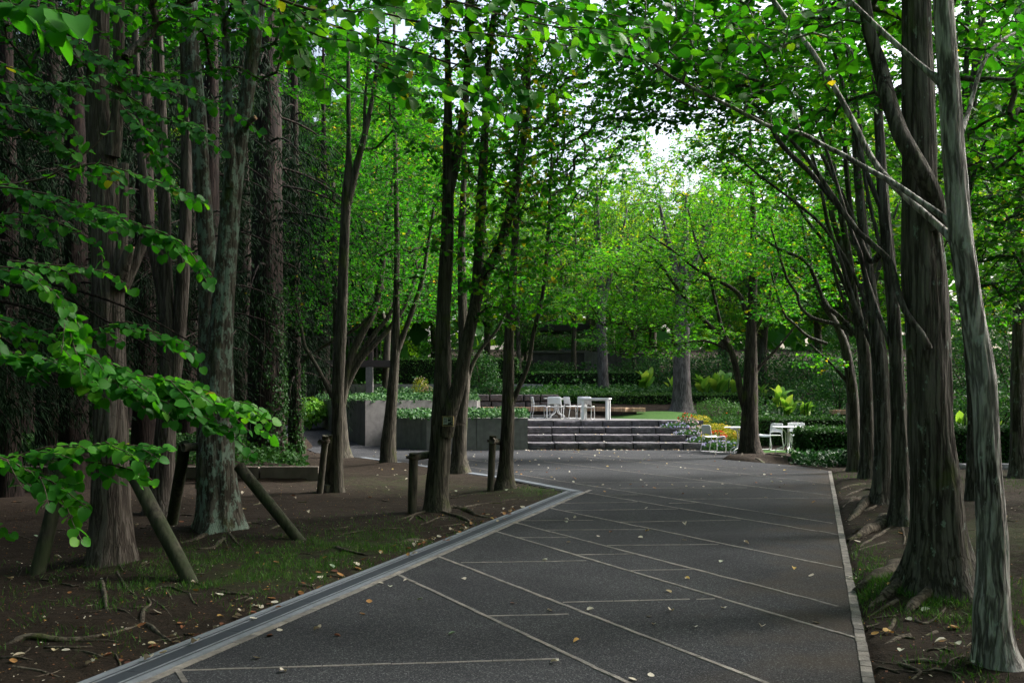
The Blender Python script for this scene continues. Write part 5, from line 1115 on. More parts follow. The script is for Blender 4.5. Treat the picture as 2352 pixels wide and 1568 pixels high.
for pts, d, kw in (
    (((300, -140, -.8), (560, -60), (640, 0), (760, 50), (850, 80), (1000, 130), (1100, 152), (1200, 190), (1305, 222)), 3.6, dict(sides=7, w0=10, lead=.15, spacing=.06)),
    (((560, -10), (640, 35), (700, 75), (800, 120), (900, 160), (980, 190), (1060, 215), (1135, 245)), 3.7, dict(sides=5, w0=7, spacing=.065)),
    (((620, -10), (720, 20), (850, 25), (1000, 60), (1120, 80), (1250, 100), (1410, 125)), 3.5, dict(sides=6, w0=7, spacing=.065)),
    (((760, -60), (900, -20), (1020, 5), (1150, 40), (1300, 75), (1440, 92)), 3.4, dict(sides=6, w0=7, spacing=.065)),
    (((660, 50), (690, 100), (720, 160), (745, 215)), 3.6, dict(sides=4, slen=.15)), (((860, 140), (900, 165), (930, 200), (952, 236)), 3.6, dict(sides=3, slen=.12)),
    (((640, 20), (660, 70), (690, 110), (705, 165)), 3.5, dict(sides=3, slen=.14)), (((1000, -40), (1120, -10), (1260, 15), (1380, 30), (1500, 62)), 3.7, dict(sides=6, spacing=.06)), (((1150, 150), (1200, 200), (1230, 240)), 3.6, dict(sides=3, slen=.12))):
    leafy(t, pts, d, size=.050, tlo=.25, thi=.9, **kw)
t.finish(individual=300)

# ------------------------------------------------------------------ cedars and the dark side of the wood
def needle_bough(pts, n, L=.10, droop=.5, wid=.10, spread=.25, tlo=.0, thi=.9):
    pts = np.asarray(pts, float); seg = np.linalg.norm(np.diff(pts, axis=0), axis=1); cs = np.concatenate([[0], np.cumsum(seg)]); s = rng.uniform(.15, 1, n) * cs[-1]
    P = np.stack([np.interp(s, cs, pts[:, k]) for k in range(3)], 1); T = unit(np.stack([np.gradient(pts[:, k])[np.clip(np.searchsorted(cs, s) - 1, 0, len(pts) - 1)] for k in range(3)], 1))
    lat = rng.normal(0, spread, (n, 3)); lat[:, 2] = -np.abs(lat[:, 2]) * droop * 2
    P = P + lat; D = T * .5 + unit(lat) * .8 - np.array([0, 0, droop]) + rng.normal(0, .35, (n, 3))
    return leaf_arrays(P, D, rng.normal(0, 1, (n, 3)) + np.array([0, 0, .8]), L * rng.uniform(.6, 1.3, n), rng.uniform(tlo, thi, n), 2, wid, 0, 0)
def make_cedar(name, H=19, r=.30, z0=2.6, nb=64, per=150, seed=0, Lmax=3.2):
    root = empty(name); W = [(0, 0, -.2, r * 1.35), (0, 0, .4, r * 1.08), (.02, .02, 3, r * .92), (.05, .0, 8, r * .7), (0, .05, 13, r * .42), (0, 0, H, .03)]
    Q = spline(np.array(W), .25); seg = 22; a = np.arange(seg) / seg * 2 * np.pi; Z = Q[:, 2:3] * np.ones((1, seg))
    X_, Y_ = np.cos(a)[None] + 0 * Z, np.sin(a)[None] + 0 * Z
    off = Q[:, 3:4] * (.10 * vnoise(X_ * 2, Y_ * 2, Z * .4, seed) + .10 * (1 - np.abs(vnoise(X_ * 6, Y_ * 6, Z * .5, seed + 1))))
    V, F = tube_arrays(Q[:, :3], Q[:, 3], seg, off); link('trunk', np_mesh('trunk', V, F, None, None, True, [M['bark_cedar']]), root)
    parts = []; BV, BF, nv = [], [], 0
    for i in range(nb):
        z = z0 + (H - z0 - .5) * (i / nb) ** 1.1; L = Lmax * (1 - .75 * (z / H)) * rng.uniform(.7, 1.1); a = rng.uniform(0, 2 * np.pi); u = np.linspace(0, 1, 7)[:, None]
        D = np.array([math.cos(a), math.sin(a), 0]); P = np.array([0, 0, z]) + D * L * u + np.array([0, 0, 1.0]) * (.25 * u - .85 * u ** 2) * L * .6
        v, f = tube_arrays(P, np.linspace(.035, .006, 7), 5); BV.append(v); BF.append(f + nv); nv += len(v)
        parts.append(needle_bough(P, int(per * 2.4 * L / Lmax), .20, .6, .13, .28))
    link('branchwork', np_mesh('branchwork', np.concatenate(BV), np.concatenate(BF), None, None, True, [M['bark_cedar']]), root)
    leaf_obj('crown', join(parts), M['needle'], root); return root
ced = [make_cedar('cedar_tree', 19, .30, 2.4, 70, 170, 3), make_cedar('cedar_tree', 21, .34, 4.0, 70, 170, 8)]
cpos = [(20, 15.5, .62, 0), (118, 20, .8, 1), (330, 19.5, .75, 0), (484, 17.5, .66, 1), (-160, 12.5, .7, 0), (215, 25, 1.0, 1), (430, 28, 1.0, 0), (560, 32, .9, 1), (60, 30, 1.1, 0), (-120, 24, 1.1, 1), (300, 34, 1.1, 1), (520, 42, 1.1, 0), (150, 40, 1.2, 0), (660, 38, .8, 1), (-350, 18, 1.0, 0), (400, 46, 1.2, 1), (610, 50, 1.2, 0), (0, 48, 1.3, 1), (250, 54, 1.3, 0), (-600, 10, .9, 1), (-420, 30, 1.2, 0), (-1300, 8, .8, 0), (-1100, 12, .9, 1), (-2600, 5, .8, 1), (-900, 16, 1.0, 0), (-700, 22, 1.1, 1), (-560, 9.5, .85, 1), (-300, 11, .8, 0), (-900, 9, .9, 0), (-420, 14, .95, 1), (-60, 17, .9, 0), (170, 16.5, .7, 1), (600, 40, .8, 0), (742, 43, .85, 1), (640, 44, .9, 0), (800, 49, .8, 0), (560, 38, .9, 1)]
LMK = [(300, 'the red grey cypress'), (505, 'the lichen crusted trunk'), (650, 'the huge ivy clad cedar'), (775, 'the slim olive trunk and its stakes'), (900, 'the straight planter side trunk'), (1020, 'the plaque tree'), (1165, 'the drain corner trunk'), (1290, 'the flat roofed pavilion'), (1385, 'the smooth grey trunk'), (1566, 'the broad lawn trunk'), (1725, 'the forked trunk by the tables'), (1850, 'the canna clumps'), (1990, 'the close set trunk row'), (2120, 'the buttressed trunk'), (2260, 'the pale leaning trunk'), (2345, 'the straight lawn trunk')]
CEDL = ['thin dark red cedar trunk at the outer edge of the bed', 'shaded cedar trunk between the outermost cedar and the red grey cypress', 'shaded cedar trunk showing just beyond the sawn stubs of the red grey cypress', 'straight red cedar trunk seen through the fork of the lichen crusted double trunk', '-', 'broad shaded cedar behind the red grey cypress', 'shaded cedar behind the slender three stemmed trunk', 'dim cedar between the lichen crusted trunk and the huge ivy clad cedar']
for i, (px, d_, sc, v) in enumerate(cpos):
    o = ced[v] if i < 1 and v == 0 or (v == 1 and i == 1) else copy_tree(ced[v])
    x = X(px, d_); o.location = (x, d_, zg(x, d_) - .05); o.rotation_euler = (0, 0, rng.uniform(0, 6.28)); o.scale = (sc, sc, sc * rng.uniform(.95, 1.1))
    inview = abs(px - 1176) < 1250  # cedars outside the view are added to shade the left side
    lb = CEDL[i] if i < len(CEDL) and inview else ('dark shaded cedar standing %sbehind %s' % ('just ' if d_ < 26 else ('well ' if d_ < 41 else 'far '), min(LMK, key=lambda q: abs(q[0] - px))[1]) if inview else 'unseen dark cedar added beside the path for shade')
    tag(o, lb, 'tree', 'cedars in the shade behind the props' if inview else 'unseen cedars added for shade')
q = at(612, 1036, 23.0); x0, y0 = q[0], q[1]
big = copy_tree(ced[1]); big.location = (x0, y0, zg(x0, y0) - .05); big.scale = (1.18, 1.18, 1.1); big.rotation_euler = (0, 0, 1.0)
tag(big, 'huge fibrous red cedar with ivy climbing its foot beside the ramp', 'tree')
o = copy_tree(ced[0]); x1 = X(678, 27); o.location = (x1, 27, zg(x1, 27) - .05); o.scale = (.62, .62, .9); tag(o, 'slimmer ivy clad dark trunk just behind the huge cedar at the ramp', 'tree')
# ivy on the two cedar feet
def climbing_ivy(c, r, z0, z1, n, label, sx=1.0):
    a = rng.normal(.0, .9, n) - .5; h = z0 + (z1 - z0) * rng.random(n) ** 1.6; rr = r * (1.22 - .12 * h / 3) + rng.uniform(0, .07, n)
    keep = vnoise(np.cos(a) * 2.5, np.sin(a) * 2.5, h * 1.4, 33) > -.15 - .25 * (1 - h / z1); a, h, rr = a[keep], h[keep], rr[keep]; n = len(a)
    P = np.stack([rr * np.cos(a), rr * np.sin(a), h], 1); N = np.stack([np.cos(a), np.sin(a), 0 * a + .3], 1) + rng.normal(0, .35, (n, 3)); D = rng.normal(0, .6, (n, 3)) - np.array([0, 0, .8])
    o = empty('climbing_ivy', c); tag(o, label, 'ivy'); leaf_obj('foliage', leaf_arrays(P, D, N, .06 * rng.uniform(.6, 1.2, n), rng.uniform(0, .3, n), 1), M['leaf_hedge'], o)
    b = MB()
    for k in range(4):
        a0 = -.5 + rng.normal(0, .5); z = np.linspace(0, z1 * rng.uniform(.6, .95), 14); aa = a0 + .12 * np.sin(z * 2 + k); rr = r * 1.12; b.tube(np.stack([rr * np.cos(aa), rr * np.sin(aa), z], 1), .008, 5)
    b.build('stem', M['twig'], o, True)
climbing_ivy((x0, y0, zg(x0, y0)), .38, 0, 4.2, 2600, 'ivy climbing the foot of the huge red cedar')
climbing_ivy((x1, 27, zg(x1, 27)), .2, 0, 2.6, 900, 'ivy climbing the slimmer dark trunk near the ramp')
# soft drooping conifer bough
t = Tree('deodar_tree', (-6.3, 8.4, 0), 'dark soft needled conifer drooping fans between the left propped trunks', bark='bark_cedar', leaf='needle')
t.stem_world([(-6.3, 8.4, -.1, .22), (-6.3, 8.4, 3, .18), (-6.25, 8.4, 7, .10), (-6.2, 8.4, 11, .03)])
parts = []
for pts in (((-380, 560), (-100, 610), (150, 660), (300, 710), (430, 780), (482, 812)), ((-380, 640), (-60, 680), (100, 720), (230, 790), (270, 850)), ((-380, 300), (-100, 330), (60, 400), (120, 520)), ((-380, 500), (-50, 560), (120, 640), (200, 720)), ((-380, 120), (-100, 160), (40, 260), (90, 330)), ((-300, 760), (0, 800), (150, 880), (200, 960)), ((-380, 660), (60, 660), (250, 740), (390, 830))):
    W = np.array([at(p[0], p[1], 8.6) for p in pts]); Q = spline(W, .12); V, F = tube_arrays(Q, np.linspace(.03, .005, len(Q)), 6); link('branch', np_mesh('branch', V - t.b, F, None, None, True, [M['bark_cedar']]), t.o)
    for k in range(int(len(Q) * .25), len(Q), 1):
        for s_ in range(4):
            D = unit(np.array([rng.normal(.35, .5), rng.normal(0, .6), -rng.uniform(.25, .9)])); L = rng.uniform(.18, .5); u = np.linspace(0, 1, 6)[:, None]
            parts.append(needle_bough(Q[k] + D * L * u, 20, .05, .35, .05, .028, .1, 1.0))
V, F4, F3, T = join(parts); leaf_obj('crown', (V - t.b, F4, F3, T), M['needle'], t.o)

# ------------------------------------------------------------------ woodland behind the garden
def make_wood_tree(H, r, crowns, n, leafsize, spacing, tlo, thi, seed):
    t = Tree('woodland_tree', (0, 0, 0), 'x', bark='bark_grey', leaf='leaf_bg', lod=2, dens=1.0)
    t.stem_world([(0, 0, -.3, r * 1.3), (.05, 0, 1.5, r), (.1, .1, H * .35, r * .8), (-.1, .1, H * .55, r * .5), (.05, 0, H * .78, .03)], seg=12, step=.3, crown_from=.25)
    for k in range(3):
        a = seed + k * 2.1; t.stem_world([(.05, .05, H * (.22 + .1 * k), r * .55), (1.0 * math.cos(a), 1.0 * math.sin(a), H * (.38 + .1 * k), r * .4), (2.4 * math.cos(a), 2.4 * math.sin(a), H * (.55 + .09 * k), r * .18)], 'limb', seg=8, step=.3)
    for c, rd in crowns: t.crown(c, rd, n, size=leafsize, spacing=spacing, tlo=tlo, thi=thi, maxlen=1.5, droop=.25, tilt=.5, seglen=.45)
    t.finish(seg=4, rtip=.006); return t.o
WT = [make_wood_tree(13, .22, [((0, 0, 9.5), (3.0, 3.0, 2.6)), ((1.5, .8, 6.5), (2.2, 2.4, 1.4)), ((-1.6, -.6, 7.0), (2.2, 2.2, 1.4)), ((0, -1.2, 4.6), (2.6, 2.2, 1.0))], 190, .19, .10, .1, .75, 0),
      make_wood_tree(15, .26, [((0, 0, 11), (3.2, 3.2, 3.0)), ((-1.8, .8, 7.5), (2.4, 2.4, 1.5)), ((1.6, -.9, 6.0), (2.6, 2.4, 1.3)), ((-.5, -1.4, 4.2), (2.4, 2.0, .9))], 190, .19, .10, .35, .95, 1),
      make_wood_tree(11, .18, [((0, 0, 8), (2.6, 2.6, 2.2)), ((1.2, -.8, 5), (2.2, 2.2, 1.2)), ((-1.4, .4, 5.5), (2.2, 2.0, 1.2)), ((0, -1, 3.2), (2.2, 2.0, .8))], 170, .17, .10, .2, .9, 2),
      make_wood_tree(11, .13, [((0, 0, 7.5), (2.8, 2.8, 2.2)), ((1.0, -.8, 4.6), (2.2, 2.2, 1.1)), ((-1.2, .4, 5.0), (2.4, 2.2, 1.1)), ((0, -.6, 3.2), (2.2, 2.0, .7)), ((0, 0, 9.8), (2.4, 2.4, 1.2))], 230, .105, .075, .1, .7, 3),
      make_wood_tree(12, .14, [((0, 0, 8), (2.8, 2.8, 2.4)), ((-1.0, -.8, 5), (2.3, 2.2, 1.2)), ((1.3, .4, 5.6), (2.4, 2.2, 1.1)), ((.3, -.6, 3.6), (2.2, 2.0, .7))], 260, .105, .075, .35, .9, 4)]
wpos = [(-22, 46, 0), (-17.5, 52, 1), (-13.5, 49, 0), (-10, 55, 2), (-7.2, 50, 1), (-4.2, 52, 0), (-1.5, 56, 2), (1.8, 62, 2), (5.2, 64, 0), (8.8, 60, 1), (12.5, 56, 0), (16, 50, 2), (19.5, 46, 1), (23, 40, 0), (15.5, 42, 2),
        (-26, 58, 1), (-12, 64, 1), (-5, 66, 0), (1, 74, 1), (8, 76, 0), (15, 68, 1), (22, 58, 0), (27, 50, 1), (-19, 70, 0), (12, 46, 2), (26, 33, 0), (17.5, 33, 2), (31, 42, 1), (25, 22, 1), (33, 60, 0), (-34, 50, 1), (-30, 66, 0),
        (-5.6, 42.5, 3), (-2.6, 49, 4), (-5.8, 47.5, 4), (0.4, 50, 3), (16.5, 34, 3), (18.8, 28.5, 4), (15.0, 43, 3), (19.8, 25, 3), (13.0, 50.5, 4), (3.4, 52.5, 4), (6.4, 50, 3), (9.6, 53, 4), (5.0, 57, 1), (7.6, 66, 1), (11.0, 62, 0), (1.8, 68, 0), (22, 18, 4), (17.5, 20.5, 3), (14.2, 23.5, 4), (-16, 40, 4), (-7.5, -1.2, 5), (6.8, -1.8, 6), (-4.8, -4.5, 6), (5.4, -4.8, 5), (-5.0, -9.5, 5), (5.2, -10, 6), (-9.5, 2, 6), (9.4, 14.5, 5), (9.3, 5.2, 7), (8.6, 1.0, 7), (8.6, 9.9, 3), (-3, -14, 4), (3, -17, 3), (-7.5, -10, 4), (-10.5, -4, 3), (8, -13, 4), (-13, -9, 4), (-6.5, -18, 3)]  # trees beside and behind the viewer are unseen, added to shade the path
KN = ('deep green', 'tall yellowish', 'small bushy', 'small leaved', 'bright leafy'); seen = set()
for i, (x, y, v) in enumerate(wpos):
    wide = v > 4; low = v == 7; v = 3 if low else (v - 2 if wide else v)  # wide and low
    o = WT[v] if v not in seen else copy_tree(WT[v]); seen.add(v); s_ = rng.uniform(.9, 1.15) * (1.15 if x < -3 or x > 14 else (.97 if v in (0, 1, 2) else .95))
    o.location = (x, y, zg(x, y) - .1); o.rotation_euler = (0, 0, rng.uniform(0, 6.28))
    if 11 < x < 21 and 18 < y < 36: s_ = .74
    o.scale = (1.25, 1.25, .85) if low else (1.55, 1.55, 1.25) if wide else (s_, s_, s_); 
    ppx = CX + x / max(y, .5) * FPX; out = y < 12 or abs(ppx - CX) > 1280
    lm = min(LMK, key=lambda q: abs(q[0] - ppx)); dp_ = 'close ' if y < 45 else ('' if y < 60 else 'far ')
    lb = '%s woodland tree out of sight beside the path' % KN[v] if out else '%s woodland tree standing %sbehind %s' % (KN[v], dp_, lm[1])
    tag(o, lb, 'tree', 'woodland: ' + lb)

n = 26000; xx = rng.uniform(-110, 110, n); yy = rng.uniform(84, 120, n); top = np.interp(xx, [-40, -10, 2, 34, 48], [34, 26, 13, 13, 30]) + 4 * vnoise(xx * .22, yy * .22, None, 4); zz = gz(xx, yy) + top * rng.random(n)
n2 = 26000; an = rng.uniform(-.25, 4.0, n2) + math.pi * .62; rr = rng.uniform(34, 62, n2); x2, y2 = rr * np.cos(an), 14 + rr * np.sin(an); z2 = gz(x2, y2) + (19 + 5 * vnoise(x2 * .25, y2 * .25, None, 6)) * rng.random(n2)   # unseen ring of wood, added to block low sky light except from the lawn
xx, yy, zz = np.concatenate([xx, x2]), np.concatenate([yy, y2]), np.concatenate([zz, z2]); n = n + n2
P = np.column_stack([xx, yy, zz]); o = leaf_obj('far_wood', leaf_arrays(P, rng.normal(0, 1, (n, 3)), np.array([0, -.6, .8]) + rng.normal(0, .5, (n, 3)), rng.uniform(.9, 1.8, n), rng.uniform(.05, .8, n), 2), M['leaf_bg']); o['kind'] = 'stuff'; tag(o, 'far wood behind the hillside trees, plus an unseen ring added to block low light', 'wood')
def shrub(label, px, py, d_, rx, rz, n, size=.09, mt='leaf_shrub', tlo=.1, thi=.9, name='shrub', zc=None, width=.8, updir=0.0):
    c = at(px, py, d_); z = c[2]; o = empty(name, (c[0], c[1], z - rz)); tag(o, label, 'shrub')
    leaf_obj('foliage', ell_leaves((0, 0, rz), (rx, rx * .85, rz), n, size, tlo, thi, .6, .45, 2, width, updir), M[mt], o)
    b = MB()
    for k in range(6):
        a = rng.uniform(0, 6.28); b.tube([(0, 0, -.3), (rx * .3 * math.cos(a), rx * .3 * math.sin(a), rz * .8), (rx * .6 * math.cos(a), rx * .55 * math.sin(a), rz * 1.4)], .018, 5)
    b.build('stem', M['twig'], o, True)
for a in (('rounded dark shrub under the pavilion eaves', 1330, 785, 56, 2.4, .55, 2600), ('blue green shrub bank left of the pavilion post', 1235, 790, 56.5, 1.5, .6, 1800), ('leafy shrub against the dark garden wall by the smooth trunk', 1465, 850, 50, 1.3, .7, 1800),
          ('dense bright shrub right of the broad grey trunk', 1650, 850, 44, 2.0, .9, 3200), ('feathery shrub behind the broad grey trunk', 1530, 855, 46, 1.6, .8, 2600), ('arching dark shrub above the cannas', 1790, 850, 46, 2.6, 1.0, 3600),
          ('spreading shade shrub below the dark wood edge', 1880, 845, 42, 2.2, .9, 3200), ('yellow flecked shrub bank above the half hidden bench', 1870, 905, 39, 1.9, .55, 2800), ('grey green shrub with drooping sprays near the row of trunks', 1925, 880, 34, .9, .8, 1800),
          ('small blue leaved shrub at the end of the half hidden bench', 1870, 945, 33, .9, .28, 1000), ('round shrub growing on the hill above the tall box hedge', 1000, 780, 52, 1.9, 1.0, 2800), ('shrub with loose sprays over the tall hedge', 900, 790, 52, 1.8, .9, 2400),
          ('bright bush at the end of the tall hedge behind the plaque tree', 1105, 860, 43, .9, 1.0, 2600), ('low shrub at the foot of the bright bush', 1135, 895, 41, .7, .35, 1100), ('low planting along the dark wall foot', 1270, 845, 52, 1.4, .35, 1500), ('hillside shrub left of the pavilion', 1180, 760, 58, 2.0, 1.4, 2600),
          ('shrub on the shaded hillside above the dark row', 1960, 780, 50, 2.4, 1.6, 2600), ('tall dark shrub beyond the leaning trunk', 2240, 850, 30, 1.6, 1.3, 3000), ('leafy shrub mass beyond the straight dark trunk', 2340, 820, 29, 1.8, 1.5, 3000), ('low ferny shrub behind the clipped hedge at the lawn', 2290, 930, 26, 1.3, .6, 2000)):
    shrub(*a)
shrub('pale silver green bush at the back of the flower bed', 1650, 945, 33.5, .95, .42, 2600, .075, 'leaf_shrub', .5, 1.0, width=.35)
shrub('silver green bush beside the forked trunk above the beds', 1695, 955, 32.5, .55, .40, 1500, .075, 'leaf_shrub', .5, 1.0, width=.35)
shrub('hosta clump with broad bright leaves at the foot of the ramp wall', 712, 945, 36.0, .62, .48, 420, .20, 'canna', .0, .5, 'hosta_plant')

# ground cover
def cover(name, polyf, n, size, mt, label, tlo=.1, thi=.9, h=.12, lod=1):
    P = polyf(n); n = len(P); P = P + np.array([0, 0, 1.0]) * (rng.random((n, 1)) ** 1.5 * h)
    N = np.array([0, -.25, 1.0]) + rng.normal(0, .45, (n, 3)); D = rng.normal(0, 1, (n, 3))
    o = leaf_obj(name, leaf_arrays(P, D, N, size * rng.uniform(.6, 1.3, n), rng.uniform(tlo, thi, n), lod, .95), M[mt]); o['kind'] = 'stuff'; tag(o, label, 'ground cover'); return o
def polyfill(poly, z):
    poly = np.array(poly, float)
    def f(n):
        q = rng.uniform(poly.min(0), poly.max(0), (n * 3, 2)); q = q[inpoly(q[:, 0], q[:, 1], poly)][:n]
        bl = .5 + .5 * vnoise(q[:, 0] * 1.4, q[:, 1] * 1.4, None, 12)
        return np.column_stack([q, (z(q[:, 0], q[:, 1]) if callable(z) else np.full(len(q), z)) + .10 * bl])
    return f
cover('ivy_cover', polyfill([(-2.75, 28.45), (.3, 28.5), (.5, 28.62), (.45, 32.4), (-1.5, 32.4), (-3.6, 31.3), (-3.85, 30.0)], .93), 6500, .075, 'ivy', 'glossy ivy spilling over the lower concrete planter', .2, 1.0, .22)
cover('ivy_cover', polyfill([(-4.85, 30.85), (-1.2, 32.7), (-1.2, 36), (-5, 38.6), (-7.9, 38.2)], 1.42), 9000, .08, 'ivy', 'glossy ivy along the top of the taller planter', .2, 1.0, .20)
cover('ivy_cover', polyfill([(-10.5, 43), (-3.8, 40.5), (1.5, 41), (1.5, 43.3), (-10.5, 46.8)], lambda x, y: gz(x, y)), 6500, .09, 'ivy', 'light ivy carpet below the pale garden wall', .3, 1.0, .25)
cover('ivy_cover', polyfill([(-14, 18.15), (-3.8, 18.15), (-4.9, 22.5), (-7.0, 27), (-9.5, 30), (-14, 30)], lambda x, y: gz(x, y)), 15000, .075, 'leaf_hedge', 'dark ivy covering the raised bed under the cedars', .0, .35, .28)
cover('undergrowth', polyfill([(-25, 40), (-9.5, 39), (-6, 44), (2, 44.5), (16, 40.8), (30, 36), (34, 60), (-30, 64)], lambda x, y: gz(x, y)), 30000, .14, 'leaf_shrub', 'mixed green undergrowth over the hillside behind the hedges', .0, .9, .7, 2)
cover('undergrowth', polyfill([(8.2, 30.8), (16, 28), (24, 25), (26, 38), (9, 38.4)], lambda x, y: gz(x, y)), 16000, .10, 'leaf_shrub', 'low dark planting behind the hedge and the half hidden bench', .1, 1.0, .5, 1)
cover('ivy_cover', polyfill([(6.75, 22.0), (8.6, 22.0), (8.7, 23.15), (6.6, 23.15)], lambda x, y: gz(x, y)), 1500, .075, 'ivy', 'dark ivy fringe at the foot of the near hedge', .0, .5, .30)
cover('low_planting', polyfill([(.9, 37.5), (5.2, 40.6), (9.0, 41), (9.2, 44.8), (-.4, 44.8)], lambda x, y: gz(x, y)), 6000, .11, 'leaf_shrub', 'pale flowering ground cover between the low hedge and the dark hedge', .4, 1.0, .3, 1)

# ------------------------------------------------------------------ cannas, flower bed, pots
def blade(L, Wd, bend, tint, nseg=6):
    Wd *= 1.25
    V, F = [], []
    for i in range(nseg + 1):
        u = i / nseg; w = Wd * math.sin(math.pi * min(1, u * .93 + .07)) ** .8 * .5; z = L * u * (1 - .25 * bend * u); y = L * bend * u * u * .6
        V += [(-w, y - .15 * w, z), (0, y + .12 * w, z), (w, y - .15 * w, z)]
    for i in range(nseg):
        a = i * 3; F += [(a, a + 1, a + 4, a + 3), (a + 1, a + 2, a + 5, a + 4)]
    return np_mesh('leaf', np.array(V), np.array(F), None, np.full(len(V), tint), True, [M['canna']])
BL = [blade(.75, .26, bb, tt) for bb, tt in ((.25, .2), (.5, .6), (.8, .9), (.4, .45), (1.0, .3), (.15, .8))]
def canna(label, px, py, d_, h, n):
    c = at(px, py, d_); o = empty('canna_plant', c); tag(o, label, 'canna')
    b = MB()
    for k in range(max(2, n // 4)):
        sx, sy = rng.normal(0, .16 * h, 2); b.tube([(sx, sy, -.25), (sx * 1.1, sy * 1.1, h * .5), (sx * 1.2, sy * 1.2, h * .7)], .018, 6)
    b.build('stalk', M['lawn'], o, True)
    h *= 1.2; n = int(n * 1.4)
    for k in range(n):
        l = link('leaf', BL[k % 6], o); a = rng.uniform(0, 6.28); r = rng.uniform(.02, .22) * h; s_ = h * rng.uniform(.55, .95)
        l.location = (r * math.cos(a), r * math.sin(a), rng.uniform(0, .30) * h); l.rotation_euler = (rng.uniform(-.55, -.05), rng.normal(0, .1), a + math.pi / 2 * 0 + rng.normal(0, .3)); l.scale = (s_, s_, s_)
canna('tall bright canna clump between hedge and smooth trunk', 1483, 893, 41, 1.0, 10)
canna('wide canna clump rising over the low hedge beside the broad trunk', 1618, 906, 40.6, .95, 14); canna('big central canna clump over the low hedge before the forked trunk', 1655, 906, 40.6, 1.15, 16)
canna('canna clump touching the forked trunk', 1692, 908, 40.6, .85, 10); canna('small canna clump at the end of the low hedge', 1752, 910, 40.6, .6, 8)
canna('upright yellow green canna behind the hedge of the grass table', 1790, 935, 34, .85, 9); canna('full canna clump above the hedge of the grass table', 1812, 955, 32, .75, 12); canna('low pale canna clump close to the half hidden bench', 1850, 957, 31.6, .65, 12)
canna('solitary canna beyond the buttressed trunk', 2212, 990, 24.8, .65, 6); canna('small canna beyond the kerb blocks', 2295, 995, 24.8, .4, 5); canna('single canna at the dark wall foot', 1440, 880, 47, .6, 5); canna('pale canna stem behind the broad trunk', 1545, 895, 41, .7, 5)
def tuft(label, px, py, d_, rx, rz, n, mt, fl, nf, size=.055, z=None, name='flowering_plant'):
    c = at(px, py, d_); o = empty(name, (c[0], c[1], c[2] - rz)); tag(o, label, 'flower')
    leaf_obj('foliage', ell_leaves((0, 0, rz * .8), (rx, rx * .7, rz), n, size, .2, 1.0, .6, .3, 2, .55, .5, .2), M[mt], o)
    if nf:
        d_ = rdirs(nf); d_[:, 2] = np.abs(d_[:, 2]); P = np.array([0, 0, rz * .85]) + d_ * np.array([rx, rx * .7, rz * 1.1]); P = np.repeat(P, 4, 0)
        D = rng.normal(0, 1, (nf * 4, 3)) + np.array([0, 0, .6]); leaf_obj('blossom', leaf_arrays(P, D, np.array([0, -.6, .6]) + rng.normal(0, .4, (nf * 4, 3)), rng.uniform(.03, .05, nf * 4), np.clip(np.repeat(rng.uniform(*fl, nf), 4), 0, 1), 1), M['flower'], o)
for a in (('yellow green sedum mound at the top of the steps bed', 1600, 966, 32.2, .55, .18, 1500, 'lime', (.3, .55), 60), ('large golden foliage mound in the middle of the flower bed', 1640, 985, 30.6, .6, .18, 1800, 'lime', (.3, .55), 80), ('golden mound spilling behind the lone chair', 1660, 1005, 29.4, .7, .2, 2000, 'lime', (.3, .55), 80),
          ('golden mound close to the half hidden round table', 1690, 998, 29.4, .5, .2, 1400, 'lime', (.3, .55), 40), ('red flowering plant at the upper end of the steps', 1575, 962, 31.8, .3, .2, 500, 'leaf_shrub', (.0, .12), 14), ('red salvia clump behind the lone chair', 1648, 1003, 29.0, .28, .2, 500, 'leaf_shrub', (.0, .05), 40),
          ('white and pink flowering clump on the top step', 1578, 972, 31.4, .38, .2, 900, 'leaf_shrub', (.68, .86), 40), ('lavender blue edging plant on the top step', 1550, 979, 31.0, .45, .13, 900, 'leaf_shrub', (.93, 1.0), 40), ('white and pink flowering clump on the third step', 1605, 992, 30.2, .4, .2, 900, 'leaf_shrub', (.68, .86), 36),
          ('lavender edging plant on the third step', 1578, 996, 30.0, .42, .13, 900, 'leaf_shrub', (.93, 1.0), 40), ('green edging plant with blue flowers on the second step', 1610, 1012, 29.1, .45, .14, 1000, 'leaf_shrub', (.9, 1.0), 30), ('blue and white edging plant at the foot of the steps', 1655, 1024, 28.2, .55, .17, 1300, 'leaf_shrub', (.86, 1.0), 50),
          ('green flowering clump right of the lone chair', 1688, 1022, 28.3, .4, .2, 1000, 'leaf_shrub', (.3, .5), 14), ('dark green mound above the golden plants', 1672, 968, 31.5, .7, .28, 1600, 'leaf_shrub', (.2, .3), 4), ('dense shrub corner behind the half hidden table', 1722, 990, 29.6, .55, .42, 1600, 'leaf_shrub', (.3, .4), 0), ('pink flower clump in the slate pot on the ivy terrace', 986, 897, 40.5, .32, .18, 500, 'leaf_shrub', (.66, .72), 40),
          ('yellow green potted plant on the ivy terrace', 966, 885, 40.6, .38, .4, 800, 'lime', (.8, .86), 10)):
    tuft(*a)
pot = empty('flower_pot', (*at(978, 910, 40.5)[:2], 1.42)); tag(pot, 'square slate flower pot standing among the ivy', 'pot')
MB().prism([(-.22, -.22), (.22, -.22), (.22, .22), (-.22, .22)], 0, .30).build('body', M['pot'], pot); MB().box((0, 0, .31), (.5, .5, .05), bev=.008).build('rim', M['pot'], pot)
